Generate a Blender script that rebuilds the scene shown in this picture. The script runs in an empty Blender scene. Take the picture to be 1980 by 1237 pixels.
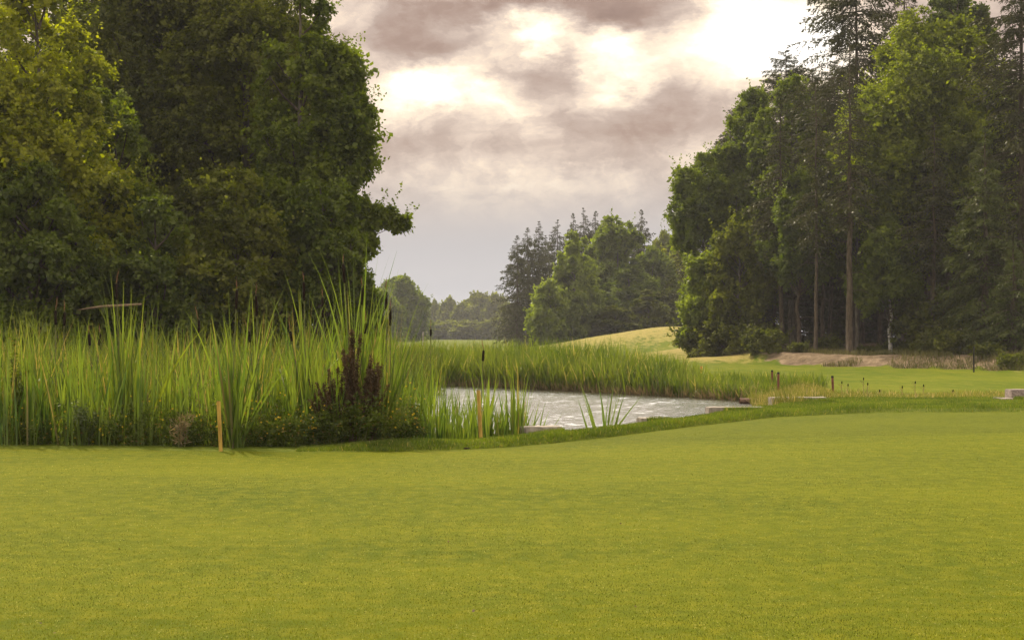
import bpy, math, random
import numpy as np
from math import radians as R, sin, cos, pi

# ------------------------------------------------------------------ camera, sky, sun
scene = bpy.context.scene
F, CX, HY, CZ = 2750.0, 990.0, 655.0, 1.5        # focal in photo pixels, principal column, horizon row, eye height
cam_d = bpy.data.cameras.new("camera"); cam = bpy.data.objects.new("camera", cam_d)
scene.collection.objects.link(cam); scene.camera = cam
cam_d.sensor_width = 36.0; cam_d.lens = 36.0 * F / 1980.0
cam_d.shift_y = (HY - 618.5) / 1980.0
cam_d.clip_start = 0.1; cam_d.clip_end = 6000.0
cam.location = (0, 0, CZ); cam.rotation_euler = (R(90), 0, 0)

SUN_AZ, SUN_EL = R(-28), R(47)
sun_vec = (sin(SUN_AZ) * cos(SUN_EL), cos(SUN_AZ) * cos(SUN_EL), sin(SUN_EL))
sd = bpy.data.lights.new("sun", 'SUN'); sun = bpy.data.objects.new("sun", sd)
scene.collection.objects.link(sun)
sd.energy = 5.0; sd.angle = R(1.2); sd.color = (1.0, 0.86, 0.66)
from mathutils import Vector
sun.rotation_euler = Vector(sun_vec).to_track_quat('Z', 'Y').to_euler()
sun.location = (-60, 60, 80)

scene.view_settings.view_transform = 'Standard'; scene.view_settings.look = 'None'
scene.view_settings.gamma = 1.0; scene.view_settings.exposure = 0.2
scene.render.engine = 'CYCLES'
cy = scene.cycles
cy.max_bounces = 8; cy.diffuse_bounces = 3; cy.glossy_bounces = 3; cy.transmission_bounces = 4
cy.transparent_max_bounces = 6; cy.volume_bounces = 0; cy.use_denoising = True; cy.adaptive_threshold = .006; cy.denoising_input_passes = 'RGB_ALBEDO_NORMAL'; cy.denoising_prefilter = 'ACCURATE'
cy.caustics_reflective = False; cy.caustics_refractive = False
cy.sample_clamp_indirect = 4.0

world = bpy.data.worlds.new("World"); scene.world = world; world.use_nodes = True
wn, wl = world.node_tree.nodes, world.node_tree.links
wn.clear()


class G:
    """little helper to chain nodes"""
    def __init__(s, nodes, links): s.n, s.l = nodes, links
    def new(s, t, **kw):
        nd = s.n.new(t)
        for k, v in kw.items(): setattr(nd, k, v)
        return nd
    def put(s, sock, v):
        if hasattr(v, 'is_linked') or isinstance(v, bpy.types.NodeSocket): s.l.new(v, sock)
        elif v is not None: sock.default_value = v
    def math(s, op, a, b=None, c=None, clamp=False):
        nd = s.new('ShaderNodeMath', operation=op, use_clamp=clamp)
        s.put(nd.inputs[0], a); s.put(nd.inputs[1], b); s.put(nd.inputs[2], c)
        return nd.outputs[0]
    def vmath(s, op, a, b=None, out=0):
        nd = s.new('ShaderNodeVectorMath', operation=op)
        s.put(nd.inputs[0], a); s.put(nd.inputs[1], b)
        return nd.outputs[out]
    def noise(s, vec, scale, detail=3, rough=.5, dist=0, col=False):
        nd = s.new('ShaderNodeTexNoise'); s.put(nd.inputs['Vector'], vec)
        nd.inputs['Scale'].default_value = scale; nd.inputs['Detail'].default_value = detail
        nd.inputs['Roughness'].default_value = rough; nd.inputs['Distortion'].default_value = dist
        return nd.outputs['Color' if col else 'Fac']
    def ramp(s, fac, stops, interp='LINEAR'):
        nd = s.new('ShaderNodeValToRGB'); s.put(nd.inputs[0], fac); cr = nd.color_ramp; cr.interpolation = interp
        while len(cr.elements) < len(stops): cr.elements.new(0.5)
        for e, (p, c) in zip(cr.elements, stops):
            e.position = p; e.color = (*c, 1) if len(c) == 3 else c
        return nd.outputs[0]
    def mix(s, fac, a, b, mode='MIX'):
        nd = s.new('ShaderNodeMix', data_type='RGBA', blend_type=mode)
        s.put(nd.inputs['Factor'], fac)
        for k, v in ((6, a), (7, b)):
            if isinstance(v, (tuple, list)) and len(v) == 3: v = (*v, 1)
            s.put(nd.inputs[k], v)
        return nd.outputs[2]
    def mapr(s, v, a, b, c=0., d=1., smooth=False):
        nd = s.new('ShaderNodeMapRange', clamp=True)
        if smooth: nd.interpolation_type = 'SMOOTHSTEP'
        s.put(nd.inputs[0], v)
        for i, x in enumerate((a, b, c, d)): s.put(nd.inputs[i + 1], x)
        return nd.outputs[0]


g = G(wn, wl)
tc = g.new('ShaderNodeTexCoord')
sep = g.new('ShaderNodeSeparateXYZ'); wl.new(tc.outputs['Generated'], sep.inputs[0])
az = g.math('ARCTAN2', sep.outputs[0], sep.outputs[1])
el = g.math('ARCSINE', sep.outputs[2])
elc = g.math('ABSOLUTE', el)
u = g.math('MULTIPLY', az, 27.5); v = g.math('MULTIPLY', elc, 27.5)
cmb = g.new('ShaderNodeCombineXYZ'); wl.new(u, cmb.inputs[0]); wl.new(v, cmb.inputs[1])
# stretched coordinates for the cloud noise: layers flatten towards the horizon
st = g.vmath('MULTIPLY', cmb.outputs[0], (0.45, 1.0, 1.0))
w1 = g.vmath('MULTIPLY', g.vmath('SUBTRACT', g.noise(st, 1.0, 6, .62, col=True), (.5, .5, .5)), (2.1, 1.6, 0))
pw = g.vmath('ADD', cmb.outputs[0], w1)
n_big = g.noise(st, .62, 6, .55, .4)
n_fine = g.noise(pw, 1.5, 6, .58)
lum = g.math('MULTIPLY_ADD', g.math('SUBTRACT', n_big, .5), 1.3, .72)
lum = g.math('MULTIPLY_ADD', g.mapr(v, 6.8, 11., 0., 1., True), .38, lum)   # the layer thins out higher up, towards the sun
lum = g.math('MULTIPLY_ADD', g.math('SUBTRACT', n_fine, .5), .65, lum)
# calm low sky: fade the noise out below ~3 degrees
lowf = g.mapr(v, .6, 3.0, 0., 1., True)
lum = g.math('ADD', g.math('MULTIPLY', lum, lowf), g.math('MULTIPLY', g.math('SUBTRACT', 1., lowf), .50))
BLOBS = [  # azimuth and elevation of thick and thin places in the cloud layer, spreads, strength
    (-1.5, 4.75, 1.15, .36, .62), (.45, 5.75, .8, .3, .50), (2.15, 5.25, .65, .5, .50), (4.6, 5.9, 1.4, .7, .75),
    (5.7, 5.5, .9, .6, .35), (-1.9, 5.75, 1.0, .55, -.42), (-.3, 6.35, 2.6, .25, -.50), (2.0, 6.0, .85, .28, -.62),
    (.45, 4.95, .75, .35, -.36), (-.3, 5.0, .4, .3, -.12), (2.0, 4.0, 1.6, .62, -.30), (-1.9, 3.75, 1.3, .6, -.20),
    (4.2, 4.3, 1.5, .6, -.16), (.3, 3.1, 3.0, .16, .14), (-.2, 4.25, .5, .3, .2), (5.4, 4.9, .6, .25, -.25),
    (-3.3, 5.0, .5, .8, -.12), (3.0, 6.9, 3.0, .5, -.35),
]
for bu, bv, su, sv, am in BLOBS:
    d = g.vmath('MULTIPLY', g.vmath('SUBTRACT', pw, (bu, bv, 0)), (1 / su, 1 / sv, 0))
    q = g.vmath('DOT_PRODUCT', d, d, out=1)
    e = g.math('POWER', 2.718, g.math('MULTIPLY', q, -1.))
    lum = g.math('MULTIPLY_ADD', e, am, lum)
# bright veil of thin cloud below the hidden sun, above the top of the picture
gd = g.vmath('MULTIPLY', g.vmath('SUBTRACT', st, (-.10 * 27.5 * .45, .34 * 27.5, 0)), (1 / (.50 * 27.5 * .45), 1 / (.12 * 27.5), 0))
veil = g.math('POWER', 2.718, g.math('MULTIPLY', g.vmath('DOT_PRODUCT', gd, gd, out=1), -1.))
veil = g.math('MULTIPLY', g.math('MULTIPLY', veil, g.mapr(v, 6.55, 7.8, 0., 1., True)), g.mapr(n_fine, .3, .6, .5, 1.2))
cloud = g.ramp(g.math('MULTIPLY', lum, .5, clamp=True), [
    (.0, (.27, .165, .12)), (.13, (.38, .25, .185)), (.25, (.51, .38, .305)), (.34, (.72, .565, .45)), (.42, (1.0, .80, .595)),
    (.50, (1.18, 1.0, .77)), (.62, (1.3, 1.2, 1.08)), (1., (2.0, 1.9, 1.75))])
low = g.ramp(g.math('MULTIPLY', v, .25, clamp=True), [(0., (.62, .61, .64)), (.25, (.46, .45, .48)), (.7, (.46, .41, .395)), (1., (.52, .43, .375))])
lowmix = g.mapr(v, 1.6, 4.0, 1., 0., True)
skyc = g.mix(lowmix, cloud, low)
nish = g.new('ShaderNodeTexSky', sky_type='NISHITA')
nish.sun_disc = False; nish.sun_elevation = SUN_EL; nish.sun_rotation = SUN_AZ
nsk = g.vmath('MULTIPLY', nish.outputs[0], (.10, .10, .10))
skyc = g.mix(.06, skyc, nsk)
skyc = g.vmath('ADD', skyc, g.vmath('MULTIPLY', (9.0, 8.4, 7.4), veil))
bg = g.new('ShaderNodeBackground'); wl.new(skyc, bg.inputs[0]); bg.inputs[1].default_value = 1.0
wo = g.new('ShaderNodeOutputWorld'); wl.new(bg.outputs[0], wo.inputs[0])


# ------------------------------------------------------------------ helpers
C = scene.collection
def X(px, Y): return (px - CX) / F * Y
def Z(py, Y): return CZ + (HY - py) / F * Y

def tag(o, label=None, cat=None, group=None, kind=None):
    for k, val in (('label', label), ('category', cat), ('group', group), ('kind', kind)):
        if val: o[k] = val
    return o

def mesh_obj(name, verts, faces, mat, parent=None, smooth=True, nper=None):
    """verts (n,3) array, faces: (m,k) int array or list of lists"""
    me = bpy.data.meshes.new(name)
    verts = np.asarray(verts, dtype=np.float32)
    if isinstance(faces, np.ndarray):
        m, k = faces.shape
        me.vertices.add(len(verts)); me.vertices.foreach_set('co', verts.ravel())
        me.loops.add(m * k); me.loops.foreach_set('vertex_index', faces.astype(np.int32).ravel())
        me.polygons.add(m); me.polygons.foreach_set('loop_start', np.arange(0, m * k, k, dtype=np.int32))
        me.polygons.foreach_set('use_smooth', np.full(m, smooth))
        me.update(calc_edges=True)
    else:
        me.from_pydata([tuple(map(float, p)) for p in verts], [], faces); me.update()
        me.polygons.foreach_set('use_smooth', [smooth] * len(me.polygons))
    if mat: me.materials.append(mat)
    o = bpy.data.objects.new(name, me); C.objects.link(o)
    if parent: o.parent = parent
    return o

def empty(name, loc, label, cat, group=None, rz=0):
    o = bpy.data.objects.new(name, None); C.objects.link(o); o.location = loc; o.rotation_euler = (0, 0, rz)
    o.empty_display_size = .2
    return tag(o, label, cat, group)

class MB:
    """collect faces of mixed size for one mesh"""
    def __init__(s): s.v = []; s.f = []
    def add(s, vs, fs):
        b = len(s.v); s.v += [tuple(p) for p in vs]; s.f += [[i + b for i in f] for f in fs]
    def tube(s, pts, radii, n=8, cap=True, rough=0., rng=None):
        pts = [Vector(p) for p in pts]; b = len(s.v); up = Vector((0.13, .21, 1))
        for i, p in enumerate(pts):
            t = (pts[min(i + 1, len(pts) - 1)] - pts[max(i - 1, 0)]).normalized()
            a = t.cross(up if abs(t.z) < .95 else Vector((1, .1, 0))).normalized(); c = t.cross(a)
            for k in range(n):
                an = 2 * pi * k / n; rr = radii[i] * (1 + (rng.uniform(-rough, rough) if rng is not None else 0))
                s.v.append(tuple(p + (a * cos(an) + c * sin(an)) * rr))
        for i in range(len(pts) - 1):
            for k in range(n):
                k2 = (k + 1) % n
                s.f.append([b + i * n + k, b + i * n + k2, b + (i + 1) * n + k2, b + (i + 1) * n + k])
        if cap:
            s.f.append([b + k for k in range(n)]); e = b + (len(pts) - 1) * n
            s.f.append([e + n - 1 - k for k in range(n)])
    def build(s, name, mat, parent=None, smooth=True):
        return mesh_obj(name, s.v, s.f, mat, parent, smooth)

# ------------------------------------------------------------------ materials
def new_mat(name):
    m = bpy.data.materials.new(name); m.use_nodes = True; m.node_tree.nodes.clear()
    gg = G(m.node_tree.nodes, m.node_tree.links)
    return m, gg, gg.new('ShaderNodeOutputMaterial')

def coords(gg, kind='Object'):
    return gg.new('ShaderNodeTexCoord').outputs[kind]

def leaf_mat(name, dark, light, trans=.35, tcol=None, odd=None, scale=.5, gloss=.02, spread=1.0):
    m, gg, out = new_mat(name)
    geo = gg.new('ShaderNodeNewGeometry'); rnd = geo.outputs['Random Per Island']
    n = gg.noise(coords(gg), scale, 3)
    f = gg.math('ADD', gg.math('MULTIPLY', rnd, .6 * spread), gg.mapr(n, .35, .65, -.1, .5), clamp=True)
    col = gg.mix(f, dark, light)
    if odd:
        frac, oc = odd
        col = gg.mix(gg.math('GREATER_THAN', gg.math('FRACT', gg.math('MULTIPLY', rnd, 37.3)), 1 - frac), col, oc)
    dif = gg.new('ShaderNodeBsdfDiffuse'); gg.put(dif.inputs[0], col)
    tr = gg.new('ShaderNodeBsdfTranslucent')
    gg.put(tr.inputs[0], gg.mix(1., col, tcol or (1.6, 1.75, .4), 'MULTIPLY'))
    mx = gg.new('ShaderNodeMixShader'); mx.inputs[0].default_value = trans
    gg.l.new(dif.outputs[0], mx.inputs[1]); gg.l.new(tr.outputs[0], mx.inputs[2])
    gl = gg.new('ShaderNodeBsdfGlossy'); gl.inputs['Roughness'].default_value = .42
    mx2 = gg.new('ShaderNodeMixShader'); mx2.inputs[0].default_value = gloss
    gg.l.new(mx.outputs[0], mx2.inputs[1]); gg.l.new(gl.outputs[0], mx2.inputs[2])
    gg.l.new(mx2.outputs[0], out.inputs[0])
    return m

def simple_mat(name, c1, c2, scale=6, rough=.8, bump=.3, detail=5, stretch=(1, 1, 1), dist=.01):
    m, gg, out = new_mat(name)
    co = gg.vmath('MULTIPLY', coords(gg), stretch)
    n = gg.noise(co, scale, detail, .6)
    p = gg.new('ShaderNodeBsdfPrincipled'); p.inputs['Roughness'].default_value = rough; p.inputs['Specular IOR Level'].default_value = .15
    gg.put(p.inputs['Base Color'], gg.mix(gg.mapr(n, .35, .65), c1, c2))
    b = gg.new('ShaderNodeBump'); b.inputs['Strength'].default_value = bump; b.inputs['Distance'].default_value = dist
    gg.put(b.inputs['Height'], n); gg.l.new(b.outputs[0], p.inputs['Normal'])
    gg.l.new(p.outputs[0], out.inputs[0])
    return m

M = {}
M['bark'] = simple_mat('bark', (.045, .034, .024), (.13, .10, .072), 9, .9, .8, 6, (1, 1, .25), .03)
M['bark_grey'] = simple_mat('bark_grey', (.07, .06, .048), (.19, .165, .13), 9, .9, .8, 6, (1, 1, .25), .03)
M['bark_pine'] = simple_mat('bark_pine', (.055, .042, .031), (.14, .108, .080), 8, .9, .8, 6, (1, 1, .3), .03)
def birch_bark():
    m, gg, out = new_mat('bark_birch')
    co = coords(gg)
    n = gg.noise(gg.vmath('MULTIPLY', co, (2.5, 2.5, 9)), 1.2, 4, .7)
    p = gg.new('ShaderNodeBsdfPrincipled'); p.inputs['Roughness'].default_value = .7
    gg.put(p.inputs['Base Color'], gg.ramp(n, [(.44, (.05, .045, .04)), (.5, (.45, .43, .38)), (.8, (.62, .60, .55))]))
    gg.l.new(p.outputs[0], out.inputs[0]); return m
M['bark_birch'] = birch_bark()
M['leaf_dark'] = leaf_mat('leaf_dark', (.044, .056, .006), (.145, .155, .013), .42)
M['leaf_olive'] = leaf_mat('leaf_olive', (.058, .072, .006), (.195, .205, .015), .46)
M['leaf_mid'] = leaf_mat('leaf_mid', (.056, .082, .007), (.185, .22, .016), .45)
M['leaf_bright'] = leaf_mat('leaf_bright', (.11, .135, .004), (.38, .37, .012), .52)
M['leaf_lime'] = leaf_mat('leaf_lime', (.080, .105, .006), (.26, .285, .015), .47)
M['leaf_birch'] = leaf_mat('leaf_birch', (.10, .13, .018), (.27, .31, .045), .44)
M['leaf_willow'] = leaf_mat('leaf_willow', (.046, .070, .007), (.155, .19, .020), .42)
M['needles'] = leaf_mat('needles', (.026, .030, .008), (.078, .078, .018), .16, scale=.7, gloss=.03)
M['needles_green'] = leaf_mat('needles_green', (.036, .050, .008), (.105, .125, .020), .22, scale=.7, gloss=.03)
M['reed'] = leaf_mat('reed', (.024, .050, .009), (.185, .220, .024), .44, tcol=(1.6, 1.6, .55), odd=(.09, (.30, .23, .10)), scale=.9, gloss=.03)
M['reed_far'] = leaf_mat('reed_far', (.062, .105, .014), (.19, .23, .030), .42, tcol=(1.6, 1.6, .55), odd=(.05, (.40, .33, .16)), scale=.5, gloss=.03)
M['cattail_leaf'] = leaf_mat('cattail_leaf', (.060, .115, .020), (.21, .27, .042), .45, tcol=(1.6, 1.6, .55), odd=(.05, (.24, .20, .09)), scale=1.4, gloss=.03)
M['straw'] = leaf_mat('straw', (.20, .14, .07), (.45, .36, .2), .25, tcol=(1.2, 1.1, .8))
M['weed'] = leaf_mat('weed', (.045, .070, .012), (.14, .17, .022), .34, odd=(.04, (.24, .15, .05)), scale=2.2)
M['weed_pale'] = leaf_mat('weed_pale', (.08, .11, .045), (.22, .26, .12), .3, scale=2.2)
M['dock'] = leaf_mat('dock', (.045, .032, .016), (.15, .095, .050), .26, tcol=(1.2, 1.1, .7), scale=3)
M['petal'] = leaf_mat('petal', (.45, .33, .02), (.70, .50, .03), .35, tcol=(1.1, 1.1, .8))
M['rough_grass'] = leaf_mat('rough_grass', (.050, .085, .010), (.155, .20, .022), .40, tcol=(1.6, 1.6, .5), odd=(.04, (.32, .27, .10)), scale=.8)
M['meadow_grass'] = leaf_mat('meadow_grass', (.11, .13, .02), (.26, .26, .06), .35, tcol=(1.4, 1.3, .6), odd=(.18, (.42, .34, .17)), scale=.6)
M['dry_grass'] = leaf_mat('dry_grass', (.07, .078, .02), (.19, .18, .065), .25, tcol=(1.2, 1.1, .8), scale=.4)
M['seed_head'] = simple_mat('seed_head', (.008, .005, .003), (.022, .012, .007), 60, .95, .6)
M['stalk'] = simple_mat('stalk', (.12, .15, .05), (.20, .19, .08), 20, .7, .2)
M['spike'] = simple_mat('spike', (.16, .08, .04), (.30, .17, .09), 40, .9, .4)
M['yellow_paint'] = simple_mat('yellow_paint', (.34, .21, .05), (.62, .41, .10), 7, .6, .25, 5, (3, 3, .6))
M['red_paint'] = simple_mat('red_paint', (.13, .045, .028), (.24, .09, .06), 8, .6, .25, 5, (3, 3, .6))
M['orange_paint'] = simple_mat('orange_paint', (.45, .12, .04), (.6, .2, .07), 8, .6, .25)
M['black_cap'] = simple_mat('black_cap', (.015, .013, .012), (.03, .028, .025), 20, .6, .2)
M['concrete'] = simple_mat('concrete', (.20, .175, .145), (.46, .41, .355), 5, .9, .5, 8)
M['granite'] = simple_mat('granite', (.16, .13, .115), (.36, .30, .27), 26, .9, .6, 8)
M['rust'] = simple_mat('rust', (.10, .055, .04), (.24, .15, .11), 14, .75, .4)
M['soil'] = simple_mat('soil', (.018, .012, .009), (.05, .034, .024), 18, 1, .8)
M['deadwood'] = simple_mat('deadwood', (.16, .11, .07), (.30, .22, .14), 7, .9, .5, 6, (.4, 3, 3))
M['white_paint'] = simple_mat('white_paint', (.6, .6, .58), (.75, .75, .72), 5, .6, .1)

def turf_mat(name, a, b, c, fine=(260, 90), patch=.35, bump=.5, flecks=True, streak=(1, 1, 1)):
    m, gg, out = new_mat(name)
    co = coords(gg)
    big = gg.noise(gg.vmath('MULTIPLY', co, streak), patch, 5, .6)
    mid = gg.noise(co, 5.5, 6, .66)
    fin = gg.noise(co, fine[0], 2, .7); fin2 = gg.noise(co, fine[1], 3, .7)
    col = gg.mix(gg.mapr(big, .34, .66), a, b)
    col = gg.mix(gg.mapr(mid, .42, .72, 0, .75), col, c)
    k = gg.math('ADD', gg.mapr(fin, .25, .75, .62, 1.38), gg.mapr(fin2, .3, .7, -.16, .16))
    kc = gg.new('ShaderNodeCombineXYZ')
    for i in range(3): gg.put(kc.inputs[i], k)
    col = gg.mix(1., col, kc.outputs[0], 'MULTIPLY')
    if flecks:
        vo = gg.new('ShaderNodeTexVoronoi'); gg.put(vo.inputs['Vector'], co); vo.inputs['Scale'].default_value = 22
        msk = gg.math('MULTIPLY', gg.math('LESS_THAN', vo.outputs['Distance'], .13), gg.math('GREATER_THAN', gg.noise(co, 3.1, 2), .50))
        col = gg.mix(gg.math('MULTIPLY', msk, .40), col, (.50, .47, .17))
    p = gg.new('ShaderNodeBsdfPrincipled'); p.inputs['Roughness'].default_value = .85
    p.inputs['Specular IOR Level'].default_value = .03
    p.inputs['Sheen Weight'].default_value = .0
    gg.put(p.inputs['Base Color'], col)
    bp = gg.new('ShaderNodeBump'); bp.inputs['Strength'].default_value = bump; bp.inputs['Distance'].default_value = .006
    gg.put(bp.inputs['Height'], gg.math('ADD', fin, gg.math('MULTIPLY', fin2, 1.5)))
    gg.l.new(bp.outputs[0], p.inputs['Normal']); gg.l.new(p.outputs[0], out.inputs[0])
    return m
M['green'] = turf_mat('green_turf', (.066, .090, .002), (.112, .127, .0025), (.172, .162, .007), patch=.42, streak=(.35, 1, 1))
M['fringe'] = turf_mat('fringe_turf', (.070, .090, .003), (.094, .110, .0035), (.132, .137, .007), fine=(150, 55), patch=.5, bump=.8)
M['rough'] = turf_mat('rough_turf', (.055, .085, .008), (.10, .125, .012), (.15, .16, .02), fine=(60, 25), bump=1)

def meadow_mat():
    m, gg, out = new_mat('meadow_turf')
    co = coords(gg)
    att = gg.new('ShaderNodeAttribute', attribute_name='dry'); dry = att.outputs['Fac']
    att2 = gg.new('ShaderNodeAttribute', attribute_name='earth'); earth = att2.outputs['Fac']
    big = gg.noise(gg.vmath('MULTIPLY', co, (.8, .3, 1)), .35, 5, .6); fin = gg.noise(co, 9, 4, .7)
    mid = gg.noise(gg.vmath('MULTIPLY', co, (1., .35, 1)), 1.7, 5, .65)
    lawn = gg.mix(gg.mapr(big, .35, .65), (.070, .105, .005), (.118, .140, .008))
    lawn = gg.mix(gg.mapr(mid, .45, .7, 0, .5), lawn, (.20, .19, .03))
    tan = gg.mix(gg.mapr(mid, .35, .65), (.35, .265, .10), (.22, .205, .05))
    f = gg.math('ADD', dry, gg.math('MULTIPLY', gg.math('SUBTRACT', mid, .5), 1.6))
    col = gg.mix(gg.mapr(f, .35, .7), lawn, tan)
    ear = gg.mix(gg.mapr(gg.noise(co, 1.6, 7, .7), .35, .65), (.095, .070, .044), (.26, .195, .13))
    fe = gg.math('ADD', earth, gg.math('MULTIPLY', gg.math('SUBTRACT', gg.noise(co, .8, 5, .65), .5), 1.0))
    col = gg.mix(gg.mapr(fe, .42, .6), col, ear)
    mud = gg.new('ShaderNodeAttribute', attribute_name='mud').outputs['Fac']
    col = gg.mix(mud, col, (.07, .052, .033))
    kk = gg.mapr(fin, .25, .75, .75, 1.25); kc = gg.new('ShaderNodeCombineXYZ')
    for i in range(3): gg.put(kc.inputs[i], kk)
    col = gg.mix(1., col, kc.outputs[0], 'MULTIPLY')
    p = gg.new('ShaderNodeBsdfPrincipled'); p.inputs['Roughness'].default_value = .9; p.inputs['Specular IOR Level'].default_value = .03
    gg.put(p.inputs['Base Color'], col)
    bp = gg.new('ShaderNodeBump'); bp.inputs['Strength'].default_value = .8; bp.inputs['Distance'].default_value = .06
    gg.put(bp.inputs['Height'], gg.math('ADD', fin, gg.math('MULTIPLY', mid, 2))); gg.l.new(bp.outputs[0], p.inputs['Normal'])
    gg.l.new(p.outputs[0], out.inputs[0]); return m
M['meadow'] = meadow_mat()
M['mud'] = simple_mat('mud', (.03, .022, .014), (.10, .08, .05), 4, .7, .8, 6, (1, 1, 1), .05)

def water_mat():
    m, gg, out = new_mat('pond_water')
    co = coords(gg)
    c2 = gg.vmath('MULTIPLY', co, (1., .62, 1))
    n1 = gg.noise(c2, 3.2, 3, .6, .4); n2 = gg.noise(c2, 12, 3, .6, .2); n3 = gg.noise(c2, .5, 3, .5)
    p = gg.new('ShaderNodeBsdfPrincipled'); p.inputs['Base Color'].default_value = (.035, .032, .02, 1)
    p.inputs['Roughness'].default_value = .2; p.inputs['IOR'].default_value = 1.33
    amp = gg.mapr(n3, .35, .65, .55, 1.2)
    h = gg.math('MULTIPLY', gg.math('ADD', n1, gg.math('MULTIPLY', n2, .3)), amp)
    bp = gg.new('ShaderNodeBump'); bp.inputs['Strength'].default_value = 1.; bp.inputs['Distance'].default_value = .02
    gg.put(bp.inputs['Height'], h); gg.l.new(bp.outputs[0], p.inputs['Normal'])
    gg.l.new(p.outputs[0], out.inputs[0]); return m
M['water'] = water_mat()

# ------------------------------------------------------------------ terrain
WL = -0.50
POND = np.array([(-60, 26), (-14, 22.5), (-9, 21.3), (-6, 20.6), (-2.5, 20.5), (-.6, 21.4), (.15, 22.5), (.8, 22.9), (1.5, 24.5), (2.3, 26.2), (2.9, 26.9), (3.6, 28.4), (4.25, 30.3), (4.4, 31.3),
                 (5.5, 31.9), (6.15, 34.4), (6.5, 38), (7.2, 43), (7.5, 46.2), (6.7, 48.3), (5.4, 50.3), (3.6, 53.2), (2.2, 55.4), (-.5, 59), (-3, 61.5), (-8, 63), (-20, 64), (-60, 66)], float)
def pond_sd(x, y):
    """signed distance, positive inside the pond"""
    x = np.asarray(x, float); y = np.asarray(y, float)
    d = np.full(np.broadcast(x, y).shape, 1e9); ins = np.zeros(d.shape, bool)
    n = len(POND)
    for i in range(n):
        ax, ay = POND[i]; bx, by = POND[(i + 1) % n]
        ex, ey = bx - ax, by - ay; wx, wy = x - ax, y - ay
        t = np.clip((wx * ex + wy * ey) / (ex * ex + ey * ey), 0, 1)
        d = np.minimum(d, np.hypot(wx - ex * t, wy - ey * t))
        c = ((ay > y) != (by > y)) & (x < (bx - ax) * (y - ay) / ((by - ay) + 1e-12) + ax)
        ins ^= c
    return np.where(ins, d, -d)
def sm(a, b, t):
    t = np.clip((np.asarray(t, float) - a) / (b - a), 0, 1); return t * t * (3 - 2 * t)
def vn(x, y, s, seed=0):
    """smooth value noise -1..1"""
    x = np.asarray(x, float) / s + seed * 17.31; y = np.asarray(y, float) / s - seed * 9.77
    xi, yi = np.floor(x), np.floor(y); fx, fy = x - xi, y - yi
    fx = fx * fx * (3 - 2 * fx); fy = fy * fy * (3 - 2 * fy)
    h = lambda a, b: np.modf(np.abs(np.sin(a * 127.1 + b * 311.7 + seed * 3.1) * 43758.5453))[0] * 2 - 1
    return (h(xi, yi) * (1 - fx) + h(xi + 1, yi) * fx) * (1 - fy) + (h(xi, yi + 1) * (1 - fx) + h(xi + 1, yi + 1) * fx) * fy
def ybank(x):    # foot of the earth bank in front of the right-hand forest
    return np.interp(x, [8, 13, 17, 21, 24, 27, 60], [96, 84, 76, 70, 66, 61, 55])
def gauss(x, y, cx, cy, sx, sy, a): return a * np.exp(-((x - cx) / sx) ** 2 - ((y - cy) / sy) ** 2)
def land(x, y):
    x = np.asarray(x, float); y = np.asarray(y, float)
    z = .95 * sm(70, 300, y) + 0.9 * sm(300, 600, y)
    t = y - ybank(x); fr = sm(12.5, 15.5, x)
    z = z + fr * (1 - sm(108, 132, y)) * (.6 * sm(0, 3.2, t) * (1 + .18 * vn(x, y, 2.3, 3)) + .5 * sm(6, 30, t))
    z = z + gauss(x, y, 18, 152, 7.2, 15, 2.35) + gauss(x, y, 9, 150, 6.5, 16, 1.0) + gauss(x, y, 14.3, 108, 4.5, 9, .75) + gauss(x, y, 12.4, 88, 3, 6, .35)
    z = z + .03 * vn(x, y, 3.1, 1) * sm(30, 45, y) + .05 * vn(x, y, 9, 2) * sm(40, 60, y)
    return z
def Ygr(x):  # fringe / rough strip
    return np.interp(x, [-8, -3, -1.2, 0, 1.23, 2.66, 5.06, 7.5, 10.4, 20], [19.75, 18.9, 19.0, 19.75, 21.3, 23.7, 27.3, 29.0, 29.2, 29.2])
def H(x, y):
    x = np.asarray(x, float); y = np.asarray(y, float)
    sd_ = pond_sd(x, y); L = land(x, y)
    # gentle roll on the putting green, crest close to its far edge
    L = L + .03 * vn(x, y, 5, 5) * sm(4, 9, y) * (1 - sm(15, 19, y))
    L = L + .07 * sm(0, .22, y - Ygr(x)) * (1 - sm(.5, 1.5, y - Ygr(x))) * sm(-3., -1.5, x) * (1 - sm(33, 38, y))
    w = np.where(y < 37, .45, 2.2)
    out = WL + (L - WL) * sm(0, 1, -sd_ / w) ** .7
    inn = WL - np.minimum(sd_ * .35, .5)
    return np.where(sd_ > 0, inn, out)

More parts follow.
